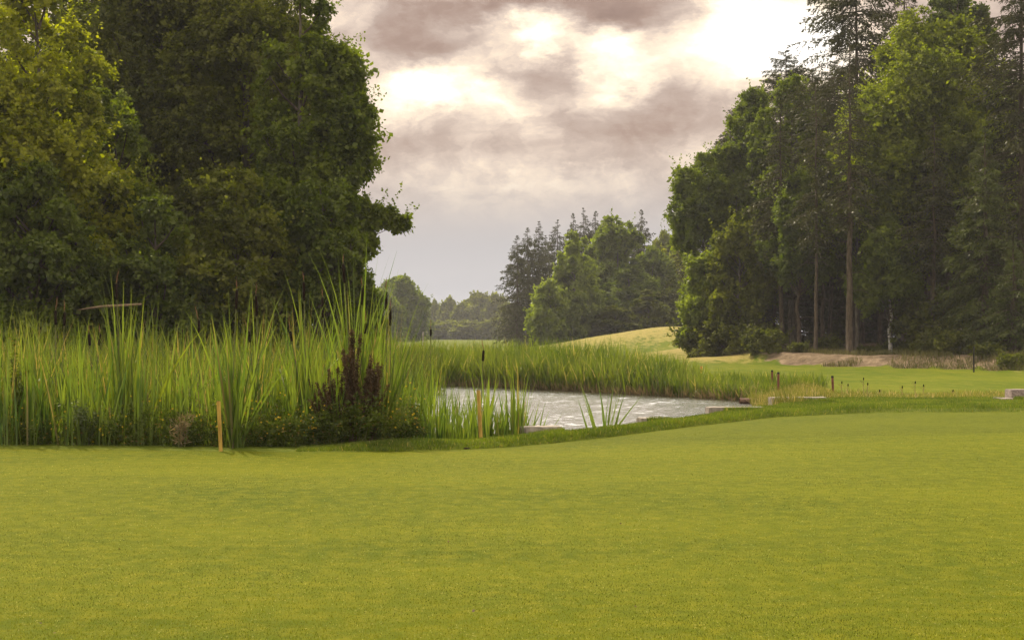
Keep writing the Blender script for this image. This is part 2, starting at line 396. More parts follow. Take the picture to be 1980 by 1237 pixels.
xs = np.unique(np.round(np.concatenate([np.linspace(-2500, -200, 14), np.linspace(-200, -40, 14), np.arange(-40, -12, 1.0), np.arange(-12, 14, .2), np.arange(14, 45, .8), np.linspace(45, 200, 14), np.linspace(200, 2500, 14)]), 4))
def Yfr(x):  # putting green / fringe
    return np.interp(x, [-8, -3, -1.2, 0, 1.4, 2.6, 4.0, 6, 8.3, 12, 20], [19.55, 18.75, 18.8, 19.35, 20.2, 20.9, 21.4, 22.2, 22.9, 23.4, 23.6])
def Yst(x):  # rough strip / everything beyond
    return np.interp(x, [-8, -3, -1.5, 0, .8, 2.2, 3.9, 5.8, 8, 20], [20.6, 19.9, 20.2, 21.7, 22.7, 25.2, 28.4, 31.6, 35.5, 37])
def zone(name, y0, y1, rows, mat, kind='structure', bias=1.0, zoff=0.):
    a = y0(xs) if callable(y0) else np.full_like(xs, y0); b = y1(xs) if callable(y1) else np.full_like(xs, y1)
    t = np.linspace(0, 1, rows) ** bias if np.isscalar(rows) else np.asarray(rows)
    Yg = a[None, :] + (b - a)[None, :] * t[:, None]; Xg = np.broadcast_to(xs, Yg.shape)
    Zg = H(Xg, Yg) + zoff
    v = np.stack([Xg.ravel(), Yg.ravel(), Zg.ravel()], 1)
    r, c = Yg.shape; i = np.arange(r * c).reshape(r, c)
    f = np.stack([i[:-1, :-1].ravel(), i[:-1, 1:].ravel(), i[1:, 1:].ravel(), i[1:, :-1].ravel()], 1)
    o = mesh_obj(name, v, f, mat); tag(o, kind=kind)
    return o, v
_, _ = zone('putting_green', -60, Yfr, np.concatenate([[0, .5], np.linspace(.75, 1, 60)]), M['green'])
zone('green_fringe', Yfr, Ygr, 14, M['fringe'])
zone('rough_strip', Ygr, Yst, 14, M['rough'])
Yfar = lambda x: np.full_like(x, 66.0)
bank, bv_ = zone('pond_bank', Yst, lambda x: np.interp(x, [-8, 7.6, 8.6, 20], [66., 66., 50., 40.]), 110, M['meadow'])
trow = np.concatenate([np.linspace(0, .045, 60), np.linspace(.0455, .13, 50)[1:], np.linspace(.13, 1, 16)[1:] ** 1])
far, fv = zone('meadow', lambda x: np.interp(x, [-8, 7.6, 8.6, 20], [66., 66., 50., 40.]), 2600.0, trow, M['meadow'])
# the meadow also covers the ground right of the pond, nearer than the zone above reaches
def attr(o, name, vals):
    a = o.data.attributes.new(name, 'FLOAT', 'POINT'); a.data.foreach_set('value', np.asarray(vals, np.float32))
fx, fy = fv[:, 0], fv[:, 1]
dry = gauss(fx, fy, 13.0, 108, 6, 12, .75) + gauss(fx, fy, 12.5, 88, 2.8, 8, .95) + gauss(fx, fy, 15, 148, 11, 16, .68) + gauss(fx, fy, 27, 63, 5, 5, .75) + gauss(fx, fy, 5, 140, 6, 20, .3)
tb = fy - ybank(fx)
earth = sm(13.5, 16, fx) * sm(-1.5, .3, tb) * (1 - sm(3.5, 9, tb)) * (1 - .55 * sm(22, 25, fx)) + .75 * sm(12, 15, fx) * sm(5, 9, tb) * (1 - sm(100, 130, fy))
attr(bank, 'mud', np.clip(sm(-.55, -.15, pond_sd(bv_[:, 0], bv_[:, 1])), 0, 1)); attr(bank, 'dry', .25 * sm(-3, -.5, pond_sd(bv_[:, 0], bv_[:, 1])))
attr(bank, 'earth', np.zeros(len(bv_)))
attr(far, 'dry', dry); attr(far, 'earth', np.clip(earth, 0, 1))

# water sheet
wx = np.unique(np.round(np.concatenate([np.linspace(-60, -8, 30), np.arange(-8, -3.2, .2), np.arange(-3.2, 8.4, .07), [9.]]), 3))
wy = np.unique(np.round(np.concatenate([np.arange(19.5, 63, .065), np.linspace(63, 68, 6)]), 3))
gx, gy = np.meshgrid(wx, wy); i = np.arange(gx.size).reshape(gx.shape)
wr = np.random.default_rng(8); wz_ = np.zeros_like(gx)
for k in range(34):
    lam = wr.uniform(.2, .62); th = wr.normal(pi / 2 - .3, .75); kk_ = 2 * pi / lam
    wz_ += np.sin(gx * kk_ * cos(th) + gy * kk_ * sin(th) + wr.uniform(0, 6.3)) * (.0165 / kk_) * wr.uniform(.5, 1.5)
wz_ *= (.85 + .18 * vn(gx, gy * .5, 2.6, 2)) * (1 - .85 * sm(.9, .1, pond_sd(gx, gy)) * sm(40, 46, gy))
tag(mesh_obj('pond_water', np.stack([gx.ravel(), gy.ravel(), WL + .004 + wz_.ravel()], 1),
    np.stack([i[:-1, :-1].ravel(), i[:-1, 1:].ravel(), i[1:, 1:].ravel(), i[1:, :-1].ravel()], 1), M['water'], smooth=True), kind='structure')

# ------------------------------------------------------------------ blades (reeds, cattail leaves, grass)
def blade_mesh(rng, base, length, width, lean, segs=6, bend=.5, az=None, kink=0.):
    """base (n,3); returns verts, quads of tapered bending blades"""
    n = len(base); az = rng.uniform(0, 2 * pi, n) if az is None else az
    t = np.linspace(0, 1, segs + 1)[None, :]
    dirx, diry = np.cos(az)[:, None], np.sin(az)[:, None]
    th0 = lean[:, None]; bd = (bend * rng.uniform(.1, 1, n) ** 2)[:, None] if np.isscalar(bend) else bend[:, None]
    ang = th0 + bd * t ** 2.2                      # angle away from the vertical
    if kink:
        kk = (rng.random(n) < kink)[:, None]; kt = rng.uniform(.55, .85, n)[:, None]
        ang = ang + np.where(kk & (t > kt), rng.uniform(1.2, 2.1, n)[:, None], 0)
    ds = (length / segs)[:, None]
    hor = np.concatenate([np.zeros((n, 1)), np.cumsum(np.sin(ang[:, 1:]) * ds, 1)], 1)
    ver = np.concatenate([np.zeros((n, 1)), np.cumsum(np.cos(ang[:, 1:]) * ds, 1)], 1)
    cx_ = base[:, 0:1] + hor * dirx; cy_ = base[:, 1:2] + hor * diry; cz_ = base[:, 2:3] + ver
    w = width[:, None] * np.minimum(1, (1 - t) * 1.9 + .04) * (.75 + .25 * np.sin(t * pi)) * .5
    tw = rng.uniform(0, pi, n)[:, None] + t * rng.uniform(-1., 1., n)[:, None]
    sx, sy = np.cos(tw), np.sin(tw)
    a = np.stack([cx_ + sx * w, cy_ + sy * w, cz_], -1); b = np.stack([cx_ - sx * w, cy_ - sy * w, cz_], -1)
    v = np.stack([a, b], 2).reshape(-1, 3)
    k = (np.arange(n) * (segs + 1) * 2)[:, None] + (np.arange(segs) * 2)[None, :]
    f = np.stack([k, k + 1, k + 3, k + 2], -1).reshape(-1, 4)
    return v, f

def cat(parts):
    vs, fs, b = [], [], 0
    for v_, f_ in parts: vs.append(v_); fs.append(f_ + b); b += len(v_)
    return np.concatenate(vs), np.concatenate(fs)

def leaf_quads(p, a, rng, L, W, nrm=None):
    """rhombic leaves at p along unit a"""
    r = rng.normal(size=a.shape) if nrm is None else nrm
    b = np.cross(a, r); b /= np.linalg.norm(b, axis=1, keepdims=True) + 1e-9
    L = L[:, None]; W = W[:, None]
    v = np.stack([p, p + a * L * .5 + b * W * .5, p + a * L, p + a * L * .45 - b * W * .5], 1).reshape(-1, 3)
    return v, np.arange(len(p) * 4).reshape(-1, 4)
def unit(a): return a / (np.linalg.norm(a, axis=-1, keepdims=True) + 1e-9)

# ------------------------------------------------------------------ reed beds
def scatter(rng, n, fn):
    x, y, keep = fn(n); return x[keep], y[keep]
rng = np.random.default_rng(5)
def bed(name, label, catg, mat, x, y, hmin, hmax, width, hfun=None, segs=6, lean=.20, bend=.6, kink=.03, seed=1, dead=None):
    r = np.random.default_rng(seed); n = len(x)
    z = np.maximum(H(x, y), WL - .05)
    Ln = r.uniform(hmin, hmax, n) * (1 + .13 * vn(x, y, .9, 7)) * (hfun(x, y) if hfun is not None else 1)
    v_, f_ = blade_mesh(r, np.stack([x, y, z], 1), Ln, r.uniform(*width, n), np.abs(r.normal(0, lean, n)), segs, bend, kink=kink)
    return tag(mesh_obj(name, v_, f_, mat), label, catg, kind='stuff')
def clumped(r, n, x0, x1, y0, y1, per=14, rad=.12):
    m = max(1, n // per); cx_ = r.uniform(x0, x1, m); cy_ = r.uniform(y0, y1, m)
    x = np.repeat(cx_, per) + r.normal(0, rad, m * per); y = np.repeat(cy_, per) + r.normal(0, rad, m * per)
    return x, y
r = np.random.default_rng(11)
x1, y1 = clumped(r, 17000, -15, -1.0, 20.0, 36, 16, .13)
edge = np.interp(y1, [20, 24, 30, 36], [-1.6, -2.0, -2.6, -3.2])   # the bed thins out to the right
k = (x1 < edge) & (x1 > -.40 * y1 - .5) & (y1 > Yst(x1) + .1)
x1, y1 = x1[k], y1[k]
bed('reed_bed', 'dense green cattail and reed bed filling the near left shore of the pond', 'reeds', M['reed'], x1, y1, 1.45, 2.75, (.018, .040), seed=2,
    hfun=lambda x, y: .86 + .16 * vn(x, y, 1.1, 9) + .08 * vn(x, y, .4, 12) - .06 * sm(26, 34, y), kink=.12)
# reeds along the left water margin further back, up to the far shore
x2, y2 = clumped(r, 9000, -16, -1.8, 36, 58, 16, .2)
k = x2 < np.interp(y2, [36, 44, 52, 58], [-3.4, -3.2, -2.4, -4.2]); x2, y2 = x2[k], y2[k]
bed('reed_bed', 'mid-distance reeds on the left side of the pond, behind the near cattails', 'reeds', M['reed'], x2, y2, 1.4, 2.0, (.02, .036), seed=3, segs=5, bend=.9)
# far shore
m_ = 16000
tt = r.uniform(0, 1, m_); fx_ = r.uniform(-16, 8.3, m_)
shore = np.interp(fx_, POND[18:][::-1, 0], POND[18:][::-1, 1])
fy_ = shore - .7 + r.uniform(0, 1, m_) ** 1.3 * np.interp(fx_, [-16, 4, 6, 8.3], [7, 7, 4.5, 1.6])
fh = np.interp(fx_, [-16, 3.2, 5.6, 7.2, 8.3], [1, 1, .82, .45, .25])
rb = bed('reed_bed', 'thick band of reeds along the far shore, behind the open water', 'reeds', M['reed_far'], fx_, fy_, 1.05, 1.65, (.028, .05), hfun=lambda x, y: fh * (1 + .1 * vn(x, y, 1.6, 4)), seed=4, segs=5, bend=1.1, lean=.2)
# dead straw at its foot
m_ = 2600; sx_ = r.uniform(-6, 8, m_); sy_ = np.interp(sx_, POND[18:][::-1, 0], POND[18:][::-1, 1]) - .8 + r.uniform(0, .5, m_)
bed('dead_reeds', 'pale dead reed stems at the waterline of the far shore', 'dead reeds', M['straw'], sx_, sy_, .25, .6, (.02, .035), seed=5, segs=3, bend=1.3, lean=.5)
# sparse broad blades in front of the open water
def front_tuft(px0, px1, Y0, Y1, n, hmin, hmax, seed):
    rr = np.random.default_rng(seed); Y = rr.uniform(Y0, Y1, n); x = X(rr.uniform(px0, px1, n), Y)
    z = np.maximum(H(x, Y), WL - .05)
    return blade_mesh(rr, np.stack([x, Y, z], 1), rr.uniform(hmin, hmax, n), rr.uniform(.018, .032, n), np.abs(rr.normal(0, .13, n)), 6, .35)
v_, f_ = cat([front_tuft(-20, 740, 20.0, 20.6, 650, .5, 1.7, 9), front_tuft(750, 850, 20.6, 23, 330, .8, 1.5, 1), front_tuft(840, 900, 21, 22.6, 170, .7, 1.4, 2), front_tuft(895, 950, 21.2, 23, 190, .7, 1.45, 3),
              front_tuft(950, 1012, 21.6, 22.8, 150, .6, 1.3, 4), front_tuft(735, 780, 21, 24, 160, 1.2, 1.9, 5)])
tag(mesh_obj('reed_fringe', v_, f_, M['cattail_leaf']), 'thin stand of upright reed blades with white water showing between them', 'reeds', kind='stuff')

# ------------------------------------------------------------------ cattails one can point to
def cattail(px, Y, n_leaves, top_py, spread, heads, label, seed, fan=.5):
    """heads: list of (px, top_py, bottom_py) of brown seed heads"""
    rr = np.random.default_rng(seed); x0 = X(px, Y); z0 = float(max(H(x0, Y), WL - .05)) - .02
    root = empty('cattail', (x0, Y, z0), label, 'cattail', 'tall cattails standing out of the reed bed')
    hmax = Z(top_py, Y) - z0
    base = np.stack([rr.normal(0, .05, n_leaves), rr.normal(0, .05, n_leaves), np.zeros(n_leaves)], 1)
    az = np.where(rr.random(n_leaves) < .5, 0, pi) + rr.normal(0, .6, n_leaves)
    lean = np.minimum(np.abs(rr.normal(0, 1.25 * spread / hmax, n_leaves)), 3.0 * spread / hmax)
    ln = hmax * rr.uniform(.66, 1.07, n_leaves) * (1 - .25 * np.clip(lean * hmax / spread / 3, 0, 1))
    v_, f_ = blade_mesh(rr, base, ln, rr.uniform(.024, .042, n_leaves), lean, 9, fan, az=az, kink=.06)
    mesh_obj('leaves', v_, f_, M['cattail_leaf'], root)
    for (hp, ht, hb) in heads:
        hx = X(hp, Y) - x0; zt = Z(ht, Y) - z0; zb = Z(hb, Y) - z0
        bx_, by_ = rr.uniform(-.05, .05, 2)
        def at(z): s = z / zt; return (bx_ + (hx - bx_) * s ** 1.6, by_, z)
        s = MB(); zs = np.linspace(0, zt + .02, 7); s.tube([at(z) for z in zs], [.008] * 7, 6)
        stalk = s.build('stalk', M['stalk'], root)
        h = MB(); q = [0, .04, .1, .5, .9, .97, 1]; rad = [.007, .017, .020, .021, .020, .015, .006]
        rad = [k_ * 1.0 for k_ in rad]
        h.tube([at(zb + (zt - zb) * k_) for k_ in q], rad, 9); h.build('seed_head', M['seed_head'], stalk)
        sp = MB(); sl = rr.uniform(.13, .24); p0 = Vector(at(zt)); d = Vector((rr.normal(0, .15), 0, 1))
        pts = [p0 + d * (sl * k_) + Vector((rr.normal(0, .004), 0, 0)) for k_ in (0, .25, .5, .75, 1)]
        sp.tube(pts, [.003, .0065, .007, .005, .0015], 6); sp.build('flower_spike', M['spike'], stalk)
    return root
cattail(232, 21.0, 34, 508, .10, [(223, 548, 580)], 'tall cattail clump at far left, one blade arching left above the reeds', 21)
cattail(112, 21.6, 14, 590, .16, [(108, 600, 628), (126, 603, 630)], 'low cattail clump near the left edge with two dark seed heads side by side', 22)
cattail(182, 21.4, 8, 640, .12, [(172, 646, 668), (193, 645, 668)], 'short pair of cattail heads just left of the tall clump at far left', 23)
cattail(384, 21.2, 6, 585, .10, [(383, 618, 645)], 'lone straight cattail stalk with dried brown tuft above its head', 24)
cattail(452, 19.6, 44, 560, .36, [(459, 560, 598)], 'fan-shaped cattail clump right beside the left yellow stake', 25, .35)
cattail(500, 20.9, 20, 540, .16, [(496, 572, 612), (480, 640, 662)], 'cattail clump with a bent pale spike, right of the fan-shaped one', 26)
cattail(592, 20.8, 42, 532, .22, [(588, 545, 582), (561, 640, 660)], 'wide cattail clump with a long red-brown spike, left of the dock', 27)
cattail(628, 21.5, 14, 560, .14, [(623, 575, 615)], 'slender cattail whose fat brown head stands between two wide clumps', 28)
cattail(688, 20.6, 60, 462, .26, [(664, 510, 548), (701, 556, 590), (707, 625, 645)], 'tallest cattail clump, rising out of the red-brown dock', 29)
cattail(752, 21.0, 26, 530, .20, [(747, 563, 598), (755, 596, 630)], 'cattail clump with two dark heads in front of the pale horizon gap', 30)
cattail(930, 22.4, 16, 690, .14, [(935, 677, 698)], 'cattail behind the right yellow stake, single head against the far reeds', 31)
cattail(779, 21.5, 8, 700, .18, [(779, 725, 741)], 'short cattail with a tiny head where the reeds thin out before the water', 32)
cattail(833, 30, 5, 660, .10, [(833, 636, 650)], 'distant thin cattail head standing above the reeds at the horizon gap', 33)
for px, Y, n, top, sp, lb, sd__ in [(45, 20.8, 18, 605, .2, 'headless cattail clump closest to the left edge of the photo', 61), (160, 21.2, 16, 596, .2, 'headless cattail clump between the paired heads and the tall clump', 62),
        (305, 21.0, 20, 600, .24, 'headless cattail clump halfway between the tall clump and the lone stalk', 63), (350, 20.6, 16, 612, .22, 'headless cattail clump left of the lone straight stalk', 64), (415, 21.3, 18, 590, .2, 'headless cattail clump directly behind the left yellow stake', 65),
        (545, 21.2, 20, 585, .24, 'headless cattail clump between the bent spike and the wide clump', 66), (655, 21.6, 16, 560, .2, 'headless cattail clump left behind the tallest one', 67), (725, 21.4, 18, 570, .22, 'headless cattail clump right behind the tallest one', 68), (800, 21.4, 16, 668, .26, 'low headless cattail clump at the left margin of the water', 69)]:
    cattail(px, Y, n, top, sp, [], lb, sd__)
# leafy clumps in the open water
def water_clump(px, Y, n, h, spread, label, seed):
    rr = np.random.default_rng(seed); x0 = X(px, Y); z0 = WL - .05
    root = empty('reed_clump', (x0, Y, z0), label, 'reed clump', 'reed clumps standing in the open water')
    base = np.stack([rr.normal(0, .09, n), rr.normal(0, .09, n), np.zeros(n)], 1)
    az = np.where(rr.random(n) < .5, 0, pi) + rr.normal(0, .5, n)
    v_, f_ = blade_mesh(rr, base, h * 1.1 * rr.uniform(.55, 1.02, n), rr.uniform(.028, .048, n), np.abs(rr.normal(0, spread, n)) + .03, 8, .25, az=az)
    mesh_obj('leaves', v_, f_, M['cattail_leaf'], root); return root
water_clump(985, 22.2, 38, 1.18, .14, 'upright reed clump directly left of the lowest concrete kerb', 41)
water_clump(1025, 22.9, 26, 1.15, .26, 'splayed reed clump behind the lowest concrete kerb', 42)
water_clump(1168, 25.5, 15, 1.3, .24, 'lone splayed reed clump in open water between two concrete kerbs', 43)
water_clump(945, 22.0, 34, 1.2, .14, 'reed clump just right of the right yellow stake', 44)

# ------------------------------------------------------------------ weeds, flowers, dock
def twig_cloud(r, centers, rad, n_tw, n_lf, L, W, up=.3, droop=.3, tl=.8, face=0.):
    """leaves on short twigs radiating from clump centres; outward direction given by centres' own axis"""
    c, out = centers; n = len(c)
    d = unit(out[:, None, :] * .75 + r.normal(size=(n, n_tw, 3)) * .75 + np.array([0, 0, up]))
    s = c[:, None, :] + r.normal(size=(n, n_tw, 3)) * (rad[:, None, None] * .38)
    ln = rad[:, None] * r.uniform(.5, 1.3, (n, n_tw)) * tl
    t = (np.arange(n_lf) + .5) / n_lf
    t = t[None, None, :] + r.uniform(-.06, .06, (n, n_tw, n_lf))
    p = s[:, :, None, :] + d[:, :, None, :] * (ln[:, :, None] * t)[..., None]
    p[..., 2] -= droop * ln[:, :, None] * t ** 2
    p = p.reshape(-1, 3) + r.normal(0, .25, (n * n_tw * n_lf, 3)) * L
    a = unit(np.repeat(d.reshape(-1, 3), n_lf, 0) * .6 + r.normal(size=p.shape) * .8 + np.array([0, 0, -.25]))
    N = None
    if face:
        N = unit(np.repeat(out, n_tw * n_lf, 0) * .8 + np.array([0, 0, .7])) * face + r.normal(size=p.shape) * .55
        Nu = unit(N); a = unit(a - Nu * np.sum(a * Nu, 1, keepdims=True) * .85)
    return leaf_quads(p, a, r, r.uniform(.7, 1.2, len(p)) * L, r.uniform(.7, 1.2, len(p)) * W, N)
r = np.random.default_rng(77)
n = 420; wx_ = r.uniform(-7.6, -1.35, n); wy_ = Yst(wx_) + r.uniform(-.25, .55, n)
wz = np.maximum(H(wx_, wy_), WL); hh = r.uniform(.15, .85, n) ** 1.2
stem_h = r.uniform(.2, .7, n) * (1 + .4 * vn(wx_, wy_, 1.1, 2))
stem_h *= np.where(wx_ > -3.4, 1.05, .95)
cc = np.stack([wx_, wy_, wz + stem_h * r.uniform(.3, 1, n)], 1)
cc2 = np.stack([wx_ + r.normal(0, .1, n), wy_ + r.normal(0, .1, n), wz + stem_h * r.uniform(.1, .7, n)], 1)
allc = np.concatenate([cc, cc2]); outd = unit(r.normal(size=allc.shape) + np.array([0, 0, .5]))
v_, f_ = twig_cloud(r, (allc, outd), r.uniform(.10, .2, len(allc)), 8, 7, .05, .02, up=.5)
sv, sf = blade_mesh(r, np.stack([wx_, wy_, wz], 1), stem_h, np.full(n, .008), np.abs(r.normal(0, .15, n)), 3, .4)
wv, wf = cat([(v_, f_), (sv, sf)])
weeds = tag(mesh_obj('weeds', wv, wf, M['weed']), 'tangle of low leafy weeds with yellow flowers along the foot of the reeds', 'weeds', kind='stuff')
nf = 480; ix = r.integers(0, n, nf); fc = np.stack([wx_[ix] + r.normal(0, .12, nf), wy_[ix] - .08 + r.normal(0, .08, nf), wz[ix] + stem_h[ix] * r.uniform(.6, 1.1, nf)], 1)
keep = vn(fc[:, 0], fc[:, 1] * 0, .8, 6) > -.25; fc = fc[keep]; nf = len(fc)
pa = np.repeat(fc, 6, 0); ang = np.tile(np.arange(6) * pi / 3, nf) + np.repeat(r.uniform(0, 1, nf), 6)
ax_ = unit(np.stack([np.cos(ang), np.sin(ang) * .4 - .1, np.sin(ang) * .8 + .3], 1))
v_, f_ = leaf_quads(pa, ax_, r, np.full(len(pa), .018), np.full(len(pa), .013))
o = mesh_obj('flowers', v_, f_, M['petal'], weeds); o['kind'] = 'stuff'

def leafy_plant(name, px, Y, h, w, n_st, mat, label, seed, L=.09, W=.022, group=None, cat_='plant', dens=13, z=None):
    rr = np.random.default_rng(seed); x0 = X(px, Y); z0 = float(max(H(x0, Y), WL)) if z is None else z
    root = empty(name, (x0, Y, z0), label, cat_, group)
    st = MB(); P_, O_ = [], []
    for i in range(n_st):
        a = rr.uniform(0, 2 * pi); l = rr.uniform(0, w); hh = h * rr.uniform(.6, 1.02) * (1 - .25 * l / w)
        p0 = Vector((rr.normal(0, .04), rr.normal(0, .04), 0)); p1 = Vector((cos(a) * l, sin(a) * l, hh))
        mid = p0.lerp(p1, .5) + Vector((0, 0, .06)); st.tube([p0, mid, p1], [.006, .005, .002], 5)
        for k in range(int(dens * hh / .5)):
            t = rr.uniform(.12, 1); p = p0.lerp(mid, t * 2) if t < .5 else mid.lerp(p1, t * 2 - 1)
            P_.append(p); O_.append((rr.normal(), rr.normal(), .3))
    st.build('stems', M['stalk'] if mat is not M['dock'] else M['rust'], root)
    P_ = np.array([tuple(p) for p in P_]); O_ = unit(np.array(O_))
    k = 4; p = np.repeat(P_, k, 0) + rr.normal(0, .012, (len(P_) * k, 3)); a = unit(np.repeat(O_, k, 0) + rr.normal(size=p.shape) * .6)
    v_, f_ = leaf_quads(p, a, rr, rr.uniform(.6, 1.1, len(p)) * L, rr.uniform(.7, 1.1, len(p)) * W)
    mesh_obj('leaves', v_, f_, mat, root); return root
leafy_plant('dock_plant', 682, 20.05, 1.75, .24, 12, M['dock'], 'tallest red-brown dock plant at the foot of the tallest cattail', 51, .035, .02, 'withered dock plants', 'dock', 70)
leafy_plant('dock_plant', 640, 20.05, 1.25, .42, 20, M['dock'], 'red-brown dock plant on the left of the dark clump', 52, .035, .02, 'withered dock plants', 'dock', 60)
leafy_plant('dock_plant', 716, 20.0, 1.35, .34, 22, M['dock'], 'bushy red-brown dock plant nearest to the open water', 53, .038, .022, 'withered dock plants', 'dock', 60)
leafy_plant('leafy_weed', 700, 19.8, .75, .35, 14, M['weed'], 'dark green leafy weed in front of the red-brown dock', 54, .08, .035, 'leafy weeds at the green edge', 'weed', 22)
leafy_plant('leafy_weed', 640, 19.8, .6, .35, 12, M['weed'], 'leafy weed at the left foot of the dock clump', 55, .08, .03, 'leafy weeds at the green edge', 'weed', 20)
leafy_plant('leafy_weed', 28, 20.7, 1.75, .25, 6, M['weed'], 'tall willowherb with narrow dark leaves at the left edge of the photo', 56, .10, .026, 'leafy weeds at the green edge', 'weed', 14)
leafy_plant('leafy_weed', 165, 20.2, .75, .45, 12, M['weed_pale'], 'pale narrow-leaved weed leaning over the green on the far left', 57, .11, .022, 'leafy weeds at the green edge', 'weed', 14)
leafy_plant('leafy_weed', 220, 21.0, 1.6, .25, 5, M['weed_pale'], 'tall pale willowherb mixed into the tall cattail clump on the left', 58, .10, .022, 'leafy weeds at the green edge', 'weed', 12)
leafy_plant('leafy_weed', 350, 19.8, .5, .25, 10, M['straw'], 'withered tan weed tuft left of the left yellow stake', 59, .12, .012, 'leafy weeds at the green edge', 'weed', 14)

# ------------------------------------------------------------------ grass on the rough strip and the pond banks
r = np.random.default_rng(91)
def grass(name, label, mat, x, y, h, w, seed, segs=2, lean=.35, hmul=None):
    rr = np.random.default_rng(seed); n = len(x)
    z = H(x, y) - .004; ln = rr.uniform(h[0], h[1], n) * (1 if hmul is None else hmul)
    v_, f_ = blade_mesh(rr, np.stack([x, y, z], 1), ln, rr.uniform(w[0], w[1], n), np.abs(rr.normal(0, lean, n)), segs, .9)
    return tag(mesh_obj(name, v_, f_, mat), label, 'grass', kind='stuff')
n = 150000; gx_ = r.uniform(-3.4, 13.8, n) ; t_ = r.uniform(0, 1, n)
ya, yb = Ygr(gx_) + .05 * vn(gx_, gx_ * 0, .35, 8), Yst(gx_) + .4
gy_ = ya + (yb - ya) * t_
k = (pond_sd(gx_, gy_) < -.1) & (gx_ < .40 * gy_ + .5) & (gx_ > -2.9)
gx_, gy_ = gx_[k], gy_[k]
hm = (.85 + .15 * sm(0, .35, gy_ - Ygr(gx_))) * (1 + .35 * vn(gx_, gy_, .7, 3)) * np.interp(gx_, [-3, 0, 3], [.55, .8, 1]) * (1 - .35 * sm(1.2, 2.2, gy_ - Ygr(gx_)))
grass('rough_grass', 'strip of long dark green grass between the mown green and the pond', M['rough_grass'], gx_, gy_, (.05, .11), (.005, .010), 92, hmul=hm)
M['mown'] = leaf_mat('mown', (.036, .056, .002), (.188, .190, .005), .35, tcol=(1.3, 1.4, .4), odd=(.03, (.42, .40, .18)), scale=.5)
n = 420000; gy_ = 1 / r.uniform(1 / 23.0, 1 / 6.2, n); gx_ = r.uniform(-.39, .39, n) * gy_
k = gy_ < Ygr(gx_); gx_, gy_ = gx_[k], gy_[k]
grass('mown_grass', 'short mown grass blades of the putting green', M['mown'], gx_, gy_, (.008, .018), (.004, .008), 99, 1, lean=.7, hmul=.8 + gy_ * .02)
# meadow weeds behind the strip, right of the pond
n = 60000; gx_ = r.uniform(4.5, 15, n); gy_ = r.uniform(33, 47, n); sdv = pond_sd(gx_, gy_)
k = (sdv < -.05) & (gy_ > Yst(gx_)) & (gx_ < .40 * gy_ + .4) & ((sdv > -2.2) | ((gy_ < 38.5) & (r.random(n) < .5)))
gx_, gy_ = gx_[k], gy_[k]
grass('bank_grass', 'yellowish unmown grass and seed stalks on the bank right of the pond', M['meadow_grass'], gx_, gy_, (.08, .26), (.010, .018), 93, 3, hmul=(1 + .7 * vn(gx_, gy_, .9, 3)) * np.where(pond_sd(gx_, gy_) > -1.8, 1.2, .6))
n = 20000; gx_ = r.uniform(12.5, 34, n); gy_ = ybank(gx_) + r.uniform(-1.2, 8, n)
k = (gx_ < .385 * gy_) & ((vn(gx_, gy_, 3, 4) > .5) | (gx_ > 24.5) | (gy_ - ybank(gx_) > 4.5))
gx_, gy_ = gx_[k], gy_[k]
grass('bank_grass', 'dry tan grass on top of the earth bank under the right-hand forest', M['dry_grass'], gx_, gy_, (.12, .42), (.02, .04), 94, 3)
n = 9000; gx_ = r.uniform(7.4, 10.5, n); gy_ = r.uniform(44, 62, n); k = (pond_sd(gx_, gy_) < -.05) & (pond_sd(gx_, gy_) > -2.5) ; gx_, gy_ = gx_[k], gy_[k]
grass('bank_grass', 'dark tufty grass where the far reeds end beside the rusty pipe', M['rough_grass'], gx_, gy_, (.2, .55), (.015, .03), 95, 3)

# ------------------------------------------------------------------ trees
def taper_tube(mb, pts, r0, r1, n=8, rng=None): 
    m = len(pts); mb.tube(pts, [r0 + (r1 - r0) * (i / (m - 1)) ** .8 for i in range(m)], n, rough=.06, rng=rng)

